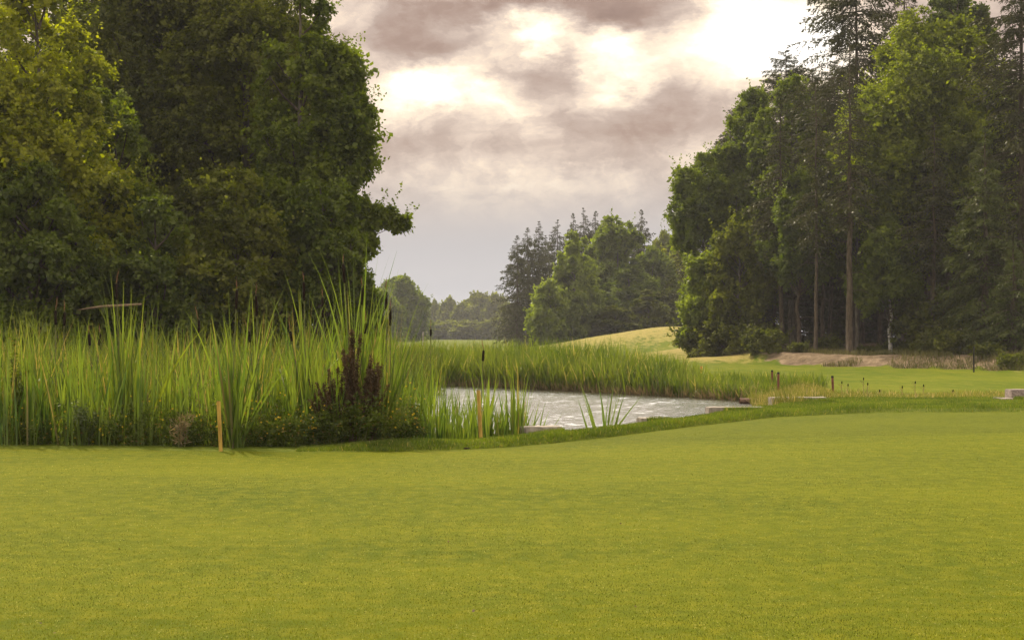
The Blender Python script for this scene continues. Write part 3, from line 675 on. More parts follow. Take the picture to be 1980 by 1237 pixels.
def decid(rng, H_, prof, R_, hb, lobes, clumps, tw, lf, L, W, trunk_r, lean=(0, 0), droop=.35, lobe_r=.34, spray=0, multi=1, extra=None):
    """returns (crown verts, faces), branch MB.  prof: list of (h 0..1 in crown, radius 0..1)"""
    ph, pr = zip(*prof); lobes = int(lobes * 1.7)
    def env(h): return R_ * np.interp(h, ph, pr)
    hs = []
    while len(hs) < lobes:
        h = rng.uniform(0, 1)
        if rng.random() < env(h) / R_ + .12: hs.append(h)
    hs = np.array(hs); azs = rng.uniform(0, 2 * pi) + np.arange(lobes) * 2.39996
    rl = np.maximum(.20 * R_, env(hs) * rng.uniform(.22, .44, lobes)) * (lobe_r / .34)
    rad = np.maximum(env(hs) - rl * .8, 0) * rng.uniform(.75, 1.08, lobes)
    zc = hb + hs * (H_ - hb)
    zc = np.minimum(zc, H_ - rl * .7)
    lc = np.stack([np.cos(azs) * rad + lean[0] * zc / H_, np.sin(azs) * rad + lean[1] * zc / H_, zc], 1)
    if extra is not None:
        ex = np.array(extra, float); lc = np.concatenate([lc, ex[:, :3]]); rl = np.concatenate([rl, ex[:, 3]]); lobes += len(ex)
    wgt = rl ** 2
    if extra is not None: wgt[-len(extra):] = np.maximum(wgt[-len(extra):] * 2.5, .16)
    wgt = wgt / wgt.sum(); li = rng.choice(lobes, clumps, p=wgt)
    dirs = unit(rng.normal(size=(clumps, 3)) + np.array([0, 0, .45]))
    outw = unit(lc[li] - np.array([0, 0, 1]) * lc[li, 2:3] + 1e-3) * .5
    dirs = unit(dirs + outw * rng.uniform(0, 1, (clumps, 1)))
    cc = lc[li] + dirs * (rl[li] * rng.uniform(.65, 1.1, clumps))[:, None] * np.array([1, 1, 1.15])
    crad = np.clip(rl[li] * rng.uniform(.25, .5, clumps), .22, 1.1)
    cv = twig_cloud(rng, (cc, dirs), crad, tw, lf, L, W, up=.25, droop=droop, face=1.)
    nc = int(clumps * .35); ci = rng.choice(lobes, nc, p=wgt)
    pc = lc[ci] * np.array([.9, .9, 1]) + rng.normal(size=(nc, 3)) * (rl[ci] * .4)[:, None]
    core = twig_cloud(rng, (pc, unit(rng.normal(size=(nc, 3)))), rl[ci] * .8, 8, 7, L * 1.7, W * 1.9, up=0, droop=droop)
    parts = [cv, core]
    spray = int(spray * 2.2)
    if spray:  # long shoots sticking out of the outline
        si = rng.choice(clumps, spray); sd_ = unit(dirs[si] * .8 + np.array([0, 0, .75]) + rng.normal(0, .25, (spray, 3)))
        sl = rng.uniform(.4, 1.5, spray) * (R_ / 4) ** .5; m = 14
        t = (np.arange(m) + .5) / m
        p = (cc[si] + dirs[si] * crad[si][:, None] * .6)[:, None, :] + sd_[:, None, :] * (sl[:, None] * t)[..., None]
        p = p.reshape(-1, 3) + rng.normal(0, .04, (spray * m, 3))
        a = unit(np.repeat(sd_, m, 0) * .4 + rng.normal(size=p.shape))
        parts.append(leaf_quads(p, a, rng, rng.uniform(.7, 1.1, len(p)) * L, rng.uniform(.7, 1.1, len(p)) * W))
    tr = MB(); br = MB()
    for k in range(multi):
        ox, oy = (0, 0) if multi == 1 else (rng.normal(0, .25), rng.normal(0, .25))
        top = H_ * rng.uniform(.82, .92); mm = 9
        pts = [(ox + lean[0] * (i / mm) + rng.normal(0, .06) * (i > 0), oy + lean[1] * (i / mm) + rng.normal(0, .06) * (i > 0), top * i / mm - .1 * (i == 0)) for i in range(mm + 1)]
        taper_tube(tr, pts, trunk_r / (1 if multi == 1 else 1.5), trunk_r * .12, 10, rng)
    for i in range(lobes):
        c = lc[i]; z0 = max(hb * .7, c[2] - np.hypot(c[0], c[1]) * .9 - rl[i] * .5); z0 = min(z0, c[2] - .1)
        if extra is not None and i >= lobes - len(extra): z0 = c[2] - .25 * np.hypot(c[0], c[1])
        s = np.array([lean[0] * z0 / H_, lean[1] * z0 / H_, z0]); mid = s * .45 + c * .55 + np.array([0, 0, -.08 * np.linalg.norm(c - s)])
        rb = trunk_r * .34 * (1 - .5 * c[2] / H_)
        en = unit(c - mid) * rl[i] * .7
        if extra is not None and i >= lobes - len(extra): rb *= .35
        br.tube([s, mid, c, c + en], [rb, rb * .65, rb * .4, rb * .15], 6, rough=.08, rng=rng)
    for i in rng.choice(clumps, min(clumps, 140), replace=False):
        c = cc[i]; s = lc[li[i]]
        br.tube([s, (s + c) / 2 + np.array([0, 0, .05]), c + dirs[i] * crad[i] * .5], [trunk_r * .09, trunk_r * .06, .006], 4, cap=False)
    return cat(parts), tr, br

def conifer(rng, H_, R_, hb, levels, per, lat, nd, L, W, trunk_r, droop=.45, gap=.0, power=.85, dead=12):
    tr = MB(); br = MB()
    pts = [(rng.normal(0, .03), rng.normal(0, .03), H_ * i / 10 - .1 * (i == 0)) for i in range(11)]
    taper_tube(tr, pts, trunk_r, .02, 10, rng)
    nb = levels * per
    h = np.repeat(np.linspace(0, 1, levels), per) + rng.normal(0, .45 / levels, nb); h = np.clip(h, 0, .995)
    az = rng.uniform(0, 2 * pi, nb)
    side = 1 + .22 * np.sin(az * 2 + rng.uniform(0, 6)) + .15 * np.sin(az * 3 + h * 9)
    Lb = R_ * (1 - h) ** power * rng.uniform(.55, 1.15, nb) * side + .06
    Lb = Lb * np.where(h < .12, .6 + .4 * h / .12, 1)
    keep = rng.random(nb) > gap; h, az, Lb = h[keep], az[keep], Lb[keep]; nb = len(h)
    z0 = hb + h * (H_ - hb)
    up = np.interp(h, [0, .6, .9, 1], [-.10, .08, .2, .4]); dr = np.interp(h, [0, .6, 1], [droop, droop * .7, .1])
    def pt(t, s=0):
        """t (nb,k)"""
        zz = z0[:, None] + Lb[:, None] * (up[:, None] * t - dr[:, None] * t ** 2 + .28 * dr[:, None] * t ** 3.5)
        return np.stack([np.cos(az)[:, None] * Lb[:, None] * t, np.sin(az)[:, None] * Lb[:, None] * t, zz], -1)
    t = (np.arange(lat) + rng.uniform(.1, .9, (nb, lat))) / lat; t = .08 + .92 * t
    P0 = pt(t)                                              # lateral roots
    sgn = np.where(rng.random((nb, lat)) < .5, -1, 1)
    radial = np.stack([np.cos(az), np.sin(az), np.zeros(nb)], -1)[:, None, :]; tang = np.stack([-np.sin(az), np.cos(az), np.zeros(nb)], -1)[:, None, :]
    ll = Lb[:, None] * .36 * (1.08 - t) + (.05 + rng.uniform(0, .14, (nb, lat))) * np.minimum(1, Lb[:, None])
    ld = unit(radial * .75 + tang * (sgn * rng.uniform(.4, 1.1, (nb, lat)))[..., None] + np.array([0, 0, -1.]) * rng.uniform(.1, .9, (nb, lat))[..., None])
    q = (np.arange(nd) + .5) / nd
    p = P0[:, :, None, :] + ld[:, :, None, :] * (ll[:, :, None] * q)[..., None]
    p[..., 2] -= .35 * ll[:, :, None] * q ** 2
    p = p.reshape(-1, 3) + rng.normal(0, .025, (nb * lat * nd, 3))
    a = unit(np.repeat(ld.reshape(-1, 3), nd, 0) * 1.1 + rng.normal(size=p.shape) * .5 + np.array([0, 0, -.1]))
    sz = np.repeat(np.clip(Lb / 1.6, .24, 1), lat * nd)
    v_, f_ = leaf_quads(p, a, rng, rng.uniform(.7, 1.2, len(p)) * L * sz, rng.uniform(.7, 1.2, len(p)) * W * sz)
    for i in range(nb):
        if Lb[i] < .4: continue
        ps = pt(np.array([[0, .35, .7, 1.0]] * nb))[i]
        br.tube(ps, [trunk_r * .16 * (1 - h[i] * .7) + .006, trunk_r * .1 * (1 - h[i] * .7) + .005, .008, .004], 4, cap=False)
    for i in range(dead):                                    # dead snags on the bare trunk
        z = rng.uniform(.12, .95) * hb; a0 = rng.uniform(0, 2 * pi); l = rng.uniform(.5, 1.8)
        br.tube([(0, 0, z), (cos(a0) * l * .5, sin(a0) * l * .5, z + .05), (cos(a0) * l, sin(a0) * l, z - .25 * l)], [.022, .014, .005], 4, cap=False)
    return (v_, f_), tr, br

def plant_tree(name, x, y, label, catg, parts, leafm, barkm, group=None, rz=0, zoff=0.):
    (v_, f_), tr, br = parts
    root = empty(name, (x, y, float(land(x, y)) + zoff), label, catg, group, rz)
    mesh_obj('crown', v_, f_, leafm, root, smooth=False)
    tr.build('trunk', barkm, root); br.build('branches', M['bark'], root)
    return root
def copy_tree(root, x, y, label, rz, s, group, z=None, mat=None):
    r_ = root.copy(); C.objects.link(r_); r_.location = (x, y, float(land(x, y)) if z is None else z)
    r_.rotation_euler = (0, 0, rz); r_.scale = s; r_['label'] = label; r_['group'] = group
    for ch in list(root.children):
        c = ch.copy(); C.objects.link(c); c.parent = r_
        if mat is not None and ch.name.startswith('crown'):
            c.material_slots[0].link = 'OBJECT'; c.material_slots[0].material = mat
    return r_

ROUND = [(0, .55), (.12, .85), (.35, 1), (.6, .92), (.8, .68), (.93, .38), (1, .12)]
TALL = [(0, .6), (.15, .9), (.4, 1), (.62, .82), (.8, .58), (.92, .34), (1, .1)]
BUSH = [(0, .9), (.3, 1), (.6, .86), (.85, .55), (1, .2)]
def near_tree(px, Y, hw, top_py, base_z, prof, leafm, label, seed, name='broadleaf_tree', hb=.9, L=.115, W=.10, dens=.8, bark='bark_grey', lobes=26, spray=60, extra=None, group='tall trees on the left shore', droop=.3, lean=(0, 0), trunk=.2, multi=1, lobe_r=.34):
    rr = np.random.default_rng(seed); x0 = X(px, Y); z0 = float(land(x0, Y)) if base_z is None else base_z
    Ht = Z(top_py, Y) - z0; Rr = hw / F * Y
    cl = int(dens * 44 * (Rr * (Ht - hb)) ** .92)
    parts = decid(rr, Ht, prof, Rr, hb, lobes, cl, 12, 11, L, W, trunk, droop=droop, spray=spray, extra=extra, lean=lean, multi=multi, lobe_r=lobe_r)
    return plant_tree(name, x0, Y, label, 'tree' if name != 'bush' else 'bush', parts, leafm, M[bark], group, zoff=z0 - float(land(x0, Y)))
LG = 'tall trees on the left shore'
near_tree(75, 44, 195, -80, None, TALL, M['leaf_bright'], 'yellow-green sunlit poplar at the upper left of the photo', 101, spray=160, L=.125, W=.11, lobes=34, trunk=.24, name='poplar_tree')
near_tree(300, 55, 215, -330, None, TALL, M['leaf_dark'], 'dark tall tree behind and right of the yellow-green poplar', 102, spray=120, L=.125, W=.105, lobes=36, trunk=.3)
near_tree(475, 53, 185, -240, None, TALL, M['leaf_olive'], 'olive tree forming the broad middle of the left tree mass', 103, spray=120, L=.125, W=.105, lobes=36, trunk=.3)
c_ex = [(1.9, -.2, 5.5, .55), (2.3, -.2, 5.65, .38), (2.65, -.25, 5.6, .27), (2.95, -.3, 5.55, .2), (3.25, -.3, 5.45, .15), (3.5, -.3, 5.4, .1), (2.1, -.1, 4.9, .45), (1.5, 0, 8.8, .9), (1.6, .2, 7.6, .8), (1.2, .1, 10.4, .8)]
near_tree(580, 48, 103, -140, None, [(0, .8), (.2, 1.1), (.42, .95), (.6, .75), (.8, .55), (1, .35)], M['leaf_mid'], 'tree at the right end of the left mass, one low branch reaching over the sky', 104, dens=1.15, spray=150, L=.12, W=.10, lobes=30, trunk=.22, extra=c_ex)
near_tree(620, 45, 105, 330, None, BUSH, M['leaf_willow'], 'round willow under the right end of the left trees', 105, spray=70, hb=.4, lobes=22, name='willow_tree', group='willows in front of the left trees')
near_tree(455, 44, 135, 350, None, BUSH, M['leaf_olive'], 'broad willow in the middle of the left shore', 106, spray=90, hb=.4, lobes=26, name='willow_tree', group='willows in front of the left trees')
near_tree(300, 43, 135, 395, None, BUSH, M['leaf_willow'], 'low dark willow between the poplar foot and the middle willow', 107, spray=80, hb=.4, lobes=24, name='willow_tree', group='willows in front of the left trees')
near_tree(225, 46, 150, 190, None, BUSH, M['leaf_mid'], 'mid-height green tree just right of the yellow-green poplar', 108, spray=100, hb=.6, lobes=28)
near_tree(60, 41, 150, 330, None, BUSH, M['leaf_willow'], 'dark willow at the left edge, under the yellow-green poplar', 109, spray=80, hb=.3, lobes=24, name='willow_tree', group='willows in front of the left trees')
near_tree(668, 60, 48, 400, None, BUSH, M['leaf_dark'], 'dark bush filling in behind the round willow at the right', 114, spray=20, hb=.2, lobes=16, name='bush', group='bushes at the water', trunk=.08, dens=1.2)
near_tree(703, 56, 36, 470, None, ROUND, M['leaf_willow'], 'small round bush at the right foot of the left trees', 110, spray=30, hb=.3, lobes=12, name='bush', group='bushes at the water', trunk=.08)
near_tree(395, 66, 190, -200, None, TALL, M['leaf_dark'], 'dark tree deep behind the gap between the two dark left trees', 112, L=.14, W=.12, lobes=30, dens=.5)
near_tree(180, 64, 190, -200, None, TALL, M['leaf_dark'], 'dark tree deep behind the yellow-green poplar', 113, L=.14, W=.12, lobes=30, dens=.5)
near_tree(-120, 43, 120, -40, None, TALL, M['leaf_olive'], 'tree cut by the left edge of the photo', 111, spray=60, lobes=24)

# ---- right-hand forest
RG = 'trees of the right-hand forest'
near_tree(1372, 98, 68, 292, None, [(0, .55), (.2, .8), (.5, .95), (.75, 1.), (.9, .7), (1, .3)], M['leaf_mid'], 'drooping birch at the left end of the right-hand forest', 121, name='birch_tree', bark='bark_birch', hb=1.2, L=.17, W=.14, spray=70, lobes=26, group=RG, lean=(-.6, 0), droop=.7, trunk=.2, dens=.62)
near_tree(1362, 92, 52, 480, None, BUSH, M['leaf_birch'], 'low bright leafy tree touching the dry mound at the forest end', 122, hb=.9, L=.17, W=.14, spray=40, lobes=16, group=RG, trunk=.14, dens=.7)
near_tree(1455, 99, 92, 172, None, TALL, M['leaf_mid'], 'poplar with twiggy tip left of the dark spruce', 123, name='poplar_tree', hb=3.5, L=.17, W=.14, spray=130, lobes=30, group=RG, trunk=.24, dens=.6)
near_tree(1532, 95, 100, 160, None, TALL, M['leaf_mid'], 'leafy tree between the twiggy poplar and the dark spruce', 124, hb=4.5, L=.17, W=.14, spray=90, lobes=30, group=RG, trunk=.26, dens=.6)
near_tree(1430, 90, 70, 420, None, ROUND, M['leaf_olive'], 'drooping lower tree in front of the twiggy poplar', 125, hb=1.6, L=.165, W=.135, spray=60, lobes=22, group=RG, trunk=.18, dens=.6, droop=.6)
near_tree(1545, 86, 75, 380, None, ROUND, M['leaf_willow'], 'shaded broadleaf tree with bare stem left of the thick trunk', 126, hb=4.4, L=.165, W=.135, spray=60, lobes=22, group=RG, trunk=.16, dens=.55, bark='bark')
near_tree(1800, 84, 172, 40, None, ROUND, M['leaf_lime'], 'large sunlit lime-green tree right of the dark spruce', 127, hb=6.0, L=.165, W=.135, spray=120, lobes=36, group=RG, trunk=.27, dens=.6)
near_tree(1722, 80, 72, 430, None, ROUND, M['leaf_mid'], 'birch with a white stem and low drooping leaves', 128, name='birch_tree', bark='bark_birch', hb=2.6, L=.165, W=.135, spray=50, lobes=20, group=RG, trunk=.13, dens=.9, droop=.7)
near_tree(1655, 83, 85, 335, None, BUSH, M['leaf_mid'], 'small tree whose pale branch juts left before the dark spruce', 129, hb=6.4, L=.165, W=.135, spray=40, lobes=16, group=RG, trunk=.13, dens=.5)
near_tree(1850, 96, 90, -90, None, TALL, M['leaf_willow'], 'grey-green poplar whose airy top shows the sky, behind the lime-green tree', 130, name='poplar_tree', hb=8, L=.165, W=.135, spray=80, lobes=26, group=RG, trunk=.25, dens=.6)
near_tree(1590, 88, 85, 300, None, ROUND, M['leaf_mid'], 'mid-green broadleaf tree left of the thickest trunk', 132, hb=4.6, L=.165, W=.135, spray=60, lobes=22, group=RG, trunk=.16, dens=.55, bark='bark')
near_tree(1925, 86, 95, 170, None, TALL, M['leaf_mid'], 'broadleaf tree between the lime-green tree and the huge spruce', 133, hb=3, L=.165, W=.135, spray=60, lobes=26, group=RG, trunk=.2, dens=.5)
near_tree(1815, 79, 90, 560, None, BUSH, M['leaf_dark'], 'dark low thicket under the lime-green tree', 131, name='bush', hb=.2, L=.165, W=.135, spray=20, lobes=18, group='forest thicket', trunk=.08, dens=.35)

def con(px, Y, top_py, R_, hbpy, label, seed, mat='needles', group=RG, name='spruce_tree', levels=34, per=7, lat=13, nd=9, L=.24, W=.085, tr=.24, **kw):
    rr = np.random.default_rng(seed); x0 = X(px, Y); z0 = float(land(x0, Y)); Ht = Z(top_py, Y) - z0; hb = max(.3, Z(hbpy, Y) - z0)
    return plant_tree(name, x0, Y, label, 'tree', conifer(rr, Ht, R_, hb, levels, per, lat, nd, L, W, tr, **kw), M[mat], M['bark_pine' if name == 'pine_tree' else 'bark'], group)
sp1 = con(1655, 90, -190, 5.4, 520, 'tall dark spruce whose left branches stand out against the sky', 141, lat=15, power=.62, levels=46, per=9)
con(1643, 79.5, 60, 2.2, 430, 'pine with the thickest bare brown trunk, in front of the dark spruce', 142, 'needles', name='pine_tree', tr=.23, levels=28, per=6, lat=10, nd=7)
con(1748, 97, -120, 2.2, 120, 'thin pine whose sparse top pokes into the sky between two trees', 143, 'needles', name='pine_tree', levels=22, per=5, gap=.25, lat=9)
con(1975, 76, -260, 4.2, 560, 'huge dark spruce on the right edge of the photo', 144, 'needles', lat=15, nd=10, levels=42, power=.7)
con(1905, 74, 250, 3.0, 655, 'young green spruce with low branches in front of the huge spruce', 145, 'needles_green', levels=30, lat=14, power=.75)
con(1960, 71, 470, 2.4, 662, 'small green spruce in the right corner of the forest', 146, 'needles_green', levels=22, lat=12)
con(1578, 82, 150, 2.0, 470, 'slender pine left of the thickest trunk', 147, 'needles', name='pine_tree', levels=20, per=6, tr=.13, lat=10)
# trunk-only looking stems with high crowns deeper in the forest
sp2 = con(1510, 88, 200, 2.4, 500, 'spruce with a thin dark stem left of the slender pine', 148, levels=26, per=6, tr=.17, lat=11)
rr = random.Random(4)
deep = [(1424, 96, 'leftmost'), (1468, 98, 'second'), (1497, 92, 'third'), (1540, 97, 'fourth'), (1605, 94, 'fifth'), (1668, 95, 'sixth'), (1700, 88, 'seventh'), (1720, 98, 'eighth'), (1765, 82, 'ninth'), (1782, 92, 'tenth'), (1806, 78, 'eleventh'), (1835, 90, 'twelfth'), (1872, 86, 'thirteenth'), (1930, 90, 'fourteenth'), (1985, 92, 'fifteenth')]
for i, (px, Y, w) in enumerate(deep):
    s = rr.uniform(.78, 1.0) * (.8 if px < 1500 else 1)
    copy_tree(sp2, X(px, Y), Y, w + ' from the left of the shaded spruce stems inside the right-hand forest', rr.uniform(0, 6), (s * 1.05, s * 1.05, s), 'shaded stems inside the right-hand forest')
sp3 = con(1400, 110, 330, 2.6, 640, 'full-skirted spruce closing the forest behind the drooping birch', 149, levels=30, per=8, lat=9, nd=7, L=.3, W=.09, dead=0, power=.6)
for i, (px, Y, s) in enumerate([(1440, 104, 1.0), (1490, 106, 1.15), (1535, 103, 1.1), (1580, 107, 1.2), (1625, 102, 1.1), (1665, 106, 1.25), (1705, 101, 1.1), (1745, 106, 1.2), (1790, 101, 1.2), (1840, 104, 1.2), (1885, 100, 1.2), (1935, 103, 1.25), (1990, 99, 1.25)]):
    copy_tree(sp3, X(px, Y), Y, 'low full-skirted spruce darkening the forest floor behind the stems, %s from the left' % ('second third fourth fifth sixth seventh eighth ninth tenth eleventh twelfth thirteenth fourteenth'.split()[i]), i * 2.3, (s * 1.3, s * 1.3, s), 'full-skirted spruces deep in the forest')
back = [(1385, 112), (1425, 116), (1470, 118), (1520, 114), (1570, 120), (1615, 112), (1665, 118), (1710, 113), (1760, 119), (1810, 114), (1860, 118), (1910, 112), (1965, 116), (2020, 112)]
for i, (px, Y) in enumerate(back):
    s = (.62, .74, .85, .9)[min(i, 3)] * rr.uniform(.9, 1.05)
    copy_tree(sp1, X(px, Y), Y, 'tall spruce closing the very back of the right-hand forest, %s from the left' % ('first second third fourth fifth sixth seventh eighth ninth tenth eleventh twelfth thirteenth fourteenth'.split()[i]), rr.uniform(0, 6), (s * 1.25, s * 1.25, s * .9), 'spruces closing the back of the forest')
# understorey shrubs along the bank
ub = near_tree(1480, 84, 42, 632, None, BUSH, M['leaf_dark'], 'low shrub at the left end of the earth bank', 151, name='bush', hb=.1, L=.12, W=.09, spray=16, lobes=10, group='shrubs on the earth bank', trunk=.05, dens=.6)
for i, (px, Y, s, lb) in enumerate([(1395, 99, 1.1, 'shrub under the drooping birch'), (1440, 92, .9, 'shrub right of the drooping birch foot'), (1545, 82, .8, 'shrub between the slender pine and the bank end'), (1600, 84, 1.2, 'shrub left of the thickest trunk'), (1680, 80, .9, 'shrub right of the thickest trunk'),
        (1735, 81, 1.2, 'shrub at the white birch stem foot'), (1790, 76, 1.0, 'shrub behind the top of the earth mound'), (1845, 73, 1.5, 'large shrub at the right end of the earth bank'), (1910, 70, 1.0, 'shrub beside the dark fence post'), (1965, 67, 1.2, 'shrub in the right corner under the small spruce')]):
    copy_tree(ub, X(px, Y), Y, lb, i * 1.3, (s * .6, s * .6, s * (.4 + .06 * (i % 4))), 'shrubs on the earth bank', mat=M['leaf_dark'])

# ---- middle grove, far trees
MG = 'trees of the hazy grove in the middle distance'
def midcon(px, Y, top, R_, label, seed): return con(px, Y, top, R_, 650, label, seed, mat='needles', group=MG, levels=30, per=7, lat=9, nd=5, L=.38, W=.13, tr=.22, dead=0)
mc = [midcon(1000, 186, 455, 5.0, 'leftmost hazy spruce of the middle grove', 161), midcon(1042, 192, 428, 5.2, 'second spruce from the left in the middle grove', 162)]
for i, (px, Y, top, wd, lb) in enumerate([(1020, 190, 440, 1.0, 'narrow spruce between the first two of the middle grove'), (1078, 200, 425, 1.0, 'spruce behind the gap left of the tall hazy birch'), (1108, 202, 412, .9, 'spruce tip above the tall hazy birch'),
        (1128, 204, 402, .9, 'highest spruce tip of the middle grove'), (1152, 204, 408, 1.1, 'dark spruce tip right of the highest one'), (1180, 206, 418, 1., 'spruce tip just left of the wide rounded tree'), (1240, 200, 405, 1., 'lone dark spruce tip standing on the right of the middle grove'),
        (1055, 204, 455, .9, 'spruce showing through behind the second one'), (1222, 206, 440, 1., 'spruce half hidden behind the wide rounded tree')]):
    src = mc[i % 2]; z = float(land(X(px, Y), Y)); hs = (Z(top, Y) - z) / ((Z(455, 186) - float(land(X(1000, 186), 186))) if i % 2 == 0 else (Z(428, 192) - float(land(X(1042, 192), 192))))
    copy_tree(src, X(px, Y), Y, lb, i * 1.7, (wd, wd, hs), MG)
def middec(px, Y, top, hw, mat, label, seed, name='broadleaf_tree', prof=TALL, group=MG, L=.32, W=.26, dens=.34, hb=.4, lobes=26):
    return near_tree(px, Y, hw, top, None, prof, mat, label, seed, name=name, hb=hb, L=L, W=W, spray=40, lobes=lobes, group=group, trunk=.2, dens=dens, lobe_r=.30)
md = [middec(1112, 170, 448, 56, M['leaf_birch'], 'tall hazy birch with a pale pointed crown in the middle grove', 171, 'birch_tree', [(0, .8), (.25, 1), (.5, .9), (.75, .62), (.92, .35), (1, .1)]),
      middec(1195, 182, 413, 74, M['leaf_mid'], 'wide rounded tree highest in the right half of the middle grove', 172, prof=ROUND),
      middec(1062, 166, 540, 40, M['leaf_birch'], 'small light green tree at the left foot of the hazy birch', 173)]
for i, (px, Y, top, hw, mt, src, lb) in enumerate([(1160, 172, 540, 40, 'leaf_willow', 0, 'low shaded tree right of the hazy birch foot'), (1215, 176, 500, 44, 'leaf_willow', 0, 'pointed grey-green tree below the wide rounded one'), (1262, 184, 470, 42, 'leaf_mid', 1, 'round tree under the lone spruce tip of the middle grove'),
        (1255, 170, 560, 40, 'leaf_dark', 0, 'dark low tree near the grassy hill top'), (1297, 196, 470, 36, 'leaf_bright', 1, 'yellowish tree at the right end of the middle grove'), (1285, 210, 440, 30, 'leaf_olive', 1, 'airy tree top behind the right end of the middle grove'),
        (1190, 168, 590, 40, 'leaf_dark', 1, 'low dark tree at the forest edge left of the hill'), (1310, 180, 540, 40, 'leaf_dark', 1, 'dark tree between the middle grove and the drooping birch'), (1135, 180, 500, 40, 'leaf_dark', 1, 'dark tree filling behind the hazy birch')]):
    z = float(land(X(px, Y), Y)); w0 = {0: (46 * 170, 448, 1112, 170), 1: (62 * 182, 413, 1195, 182)}[src]
    h0 = Z(w0[1], w0[3]) - float(land(X(w0[2], w0[3]), w0[3])); sw = hw * Y / w0[0]
    copy_tree(md[src], X(px, Y), Y, lb, i * 2.1, (sw, sw, (Z(top, Y) - z) / h0), MG, mat=M[mt])
FG = 'far trees at the end of the valley'
fr_ = [middec(775, 290, 535, 52, M['leaf_mid'], 'rounded hazy tree right behind the tall cattails', 181, prof=ROUND, group=FG, L=.46, W=.38),
       middec(930, 450, 572, 40, M['leaf_olive'], 'rounded far tree beside the left spruces of the grove', 182, prof=ROUND, group=FG, L=.7, W=.6, dens=.25)]
for i, (px, Y, top, hw, src, lb) in enumerate([(735, 190, 560, 45, 0, 'hazy tree partly hidden behind the right end of the left trees'), (812, 235, 610, 26, 0, 'low hazy tree at the foot of the rounded hazy tree'), (842, 330, 585, 14, 1, 'small dark far tree standing apart on the left of the far row'),
        (868, 320, 580, 22, 1, 'far tree with a jagged top left of the far row centre'), (895, 310, 590, 26, 1, 'lower far tree in the centre of the far row'), (960, 310, 574, 30, 1, 'far tree touching the leftmost spruce of the grove'),
        (862, 290, 622, 40, 1, 'low light bush line at the left of the far row'), (910, 285, 622, 38, 1, 'low bushes at the foot of the far row centre'), (955, 282, 618, 34, 1, 'low bushes under the far tree nearest the grove'), (985, 300, 590, 26, 1, 'far tree behind the leftmost spruce of the grove'),
        (822, 350, 606, 20, 1, 'faint far tree at the lowest gap of the horizon'), (790, 260, 600, 40, 0, 'low hazy tree behind the cattail heads'), (740, 260, 590, 40, 0, 'hazy tree deep behind the left shore end')]):
    Y *= 1.42; z = float(land(X(px, Y), Y)); w0 = {0: (52 * 290, 535, 775, 290), 1: (40 * 450, 572, 930, 450)}[src]
    h0 = Z(w0[1], w0[3]) - float(land(X(w0[2], w0[3]), w0[3])); sw = hw * Y / w0[0]
    copy_tree(fr_[src], X(px, Y), Y, lb, i * 2.7, (sw, sw, (Z(top, Y) - z) / h0), FG)

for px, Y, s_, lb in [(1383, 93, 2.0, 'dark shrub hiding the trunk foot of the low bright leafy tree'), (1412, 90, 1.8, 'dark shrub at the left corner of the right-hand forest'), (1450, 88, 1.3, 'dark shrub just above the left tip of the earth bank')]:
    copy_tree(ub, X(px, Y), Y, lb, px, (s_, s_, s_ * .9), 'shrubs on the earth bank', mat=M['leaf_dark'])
# ------------------------------------------------------------------ stakes, kerbs, pipe, small things
def stake(name, px, py0, py1, wpx, mat, label, catg, group, Y=None, cap=None, tilt=0., base=None):
    """py0 top, py1 foot"""
    if Y is None: Y = (CZ) * F / (py1 - HY)
    x0 = X(px, Y); z0 = float(H(x0, Y)); h = (py1 - py0) / F * Y + (Z(py1, Y) - z0); r_ = wpx / F * Y / 2
    root = empty(name, (x0, Y, z0), label, catg, group); root.rotation_euler = (0, tilt, 0)
    s = MB(); zs = [-.08, 0, h * .3, h * .6, h - .012, h]; s.tube([(0, 0, z) for z in zs], [r_, r_, r_ * .99, r_, r_, r_ * .8], 14)
    s.build('post', mat, root)
    c = MB()
    if cap: c.tube([(0, 0, h - .05), (0, 0, h - .045), (0, 0, h + .006), (0, 0, h + .012)], [r_ * .9, r_ * 1.08, r_ * 1.08, r_ * .8], 14); c.build('cap', cap, root)
    else: c.tube([(0, 0, h + .001), (0, 0, h + .004)], [r_ * .78, r_ * .7], 14); c.build('end_grain', M['deadwood'], root)
    return root
YS = 'yellow hazard stakes'
stake('hazard_stake', 427, 775, 876, 7.5, M['yellow_paint'], 'yellow stake on the left, in front of the flowering weeds', 'stake', YS, Y=19.0, tilt=-.045)
stake('hazard_stake', 930, 754, 853, 7.5, M['yellow_paint'], 'yellow stake on the right, in front of the water', 'stake', YS, Y=20.5, tilt=-.05)
RS = 'dark red stakes on the meadow'
stake('marker_stake', 1493, 716, 743, 4, M['red_paint'], 'farther and shorter of the two dark red stakes standing close together', 'stake', RS, cap=M['black_cap'])
stake('marker_stake', 1505, 720, 750, 4.4, M['red_paint'], 'nearer of the two dark red stakes standing close together', 'stake', RS, cap=M['black_cap'])
stake('marker_stake', 1611, 727, 760, 4.6, M['red_paint'], 'lone dark red stake on the meadow, leaning slightly, right of the pair', 'stake', RS, cap=M['black_cap'], tilt=-.05)
stake('marker_stake', 1356, 708, 730, 4, M['orange_paint'], 'orange-red stake at the right end of the far reeds', 'stake', RS, Y=52)
stake('fence_post', 1883, 670, 702, 3, M['black_cap'], 'thin dark post before the right-hand forest', 'post', 'thin posts at the forest edge', Y=64, cap=M['black_cap'])
stake('fence_post', 1422, 678, 692, 3, M['bark'], 'short dark post at the left foot of the forest', 'post', 'thin posts at the forest edge', Y=88, cap=M['black_cap'])

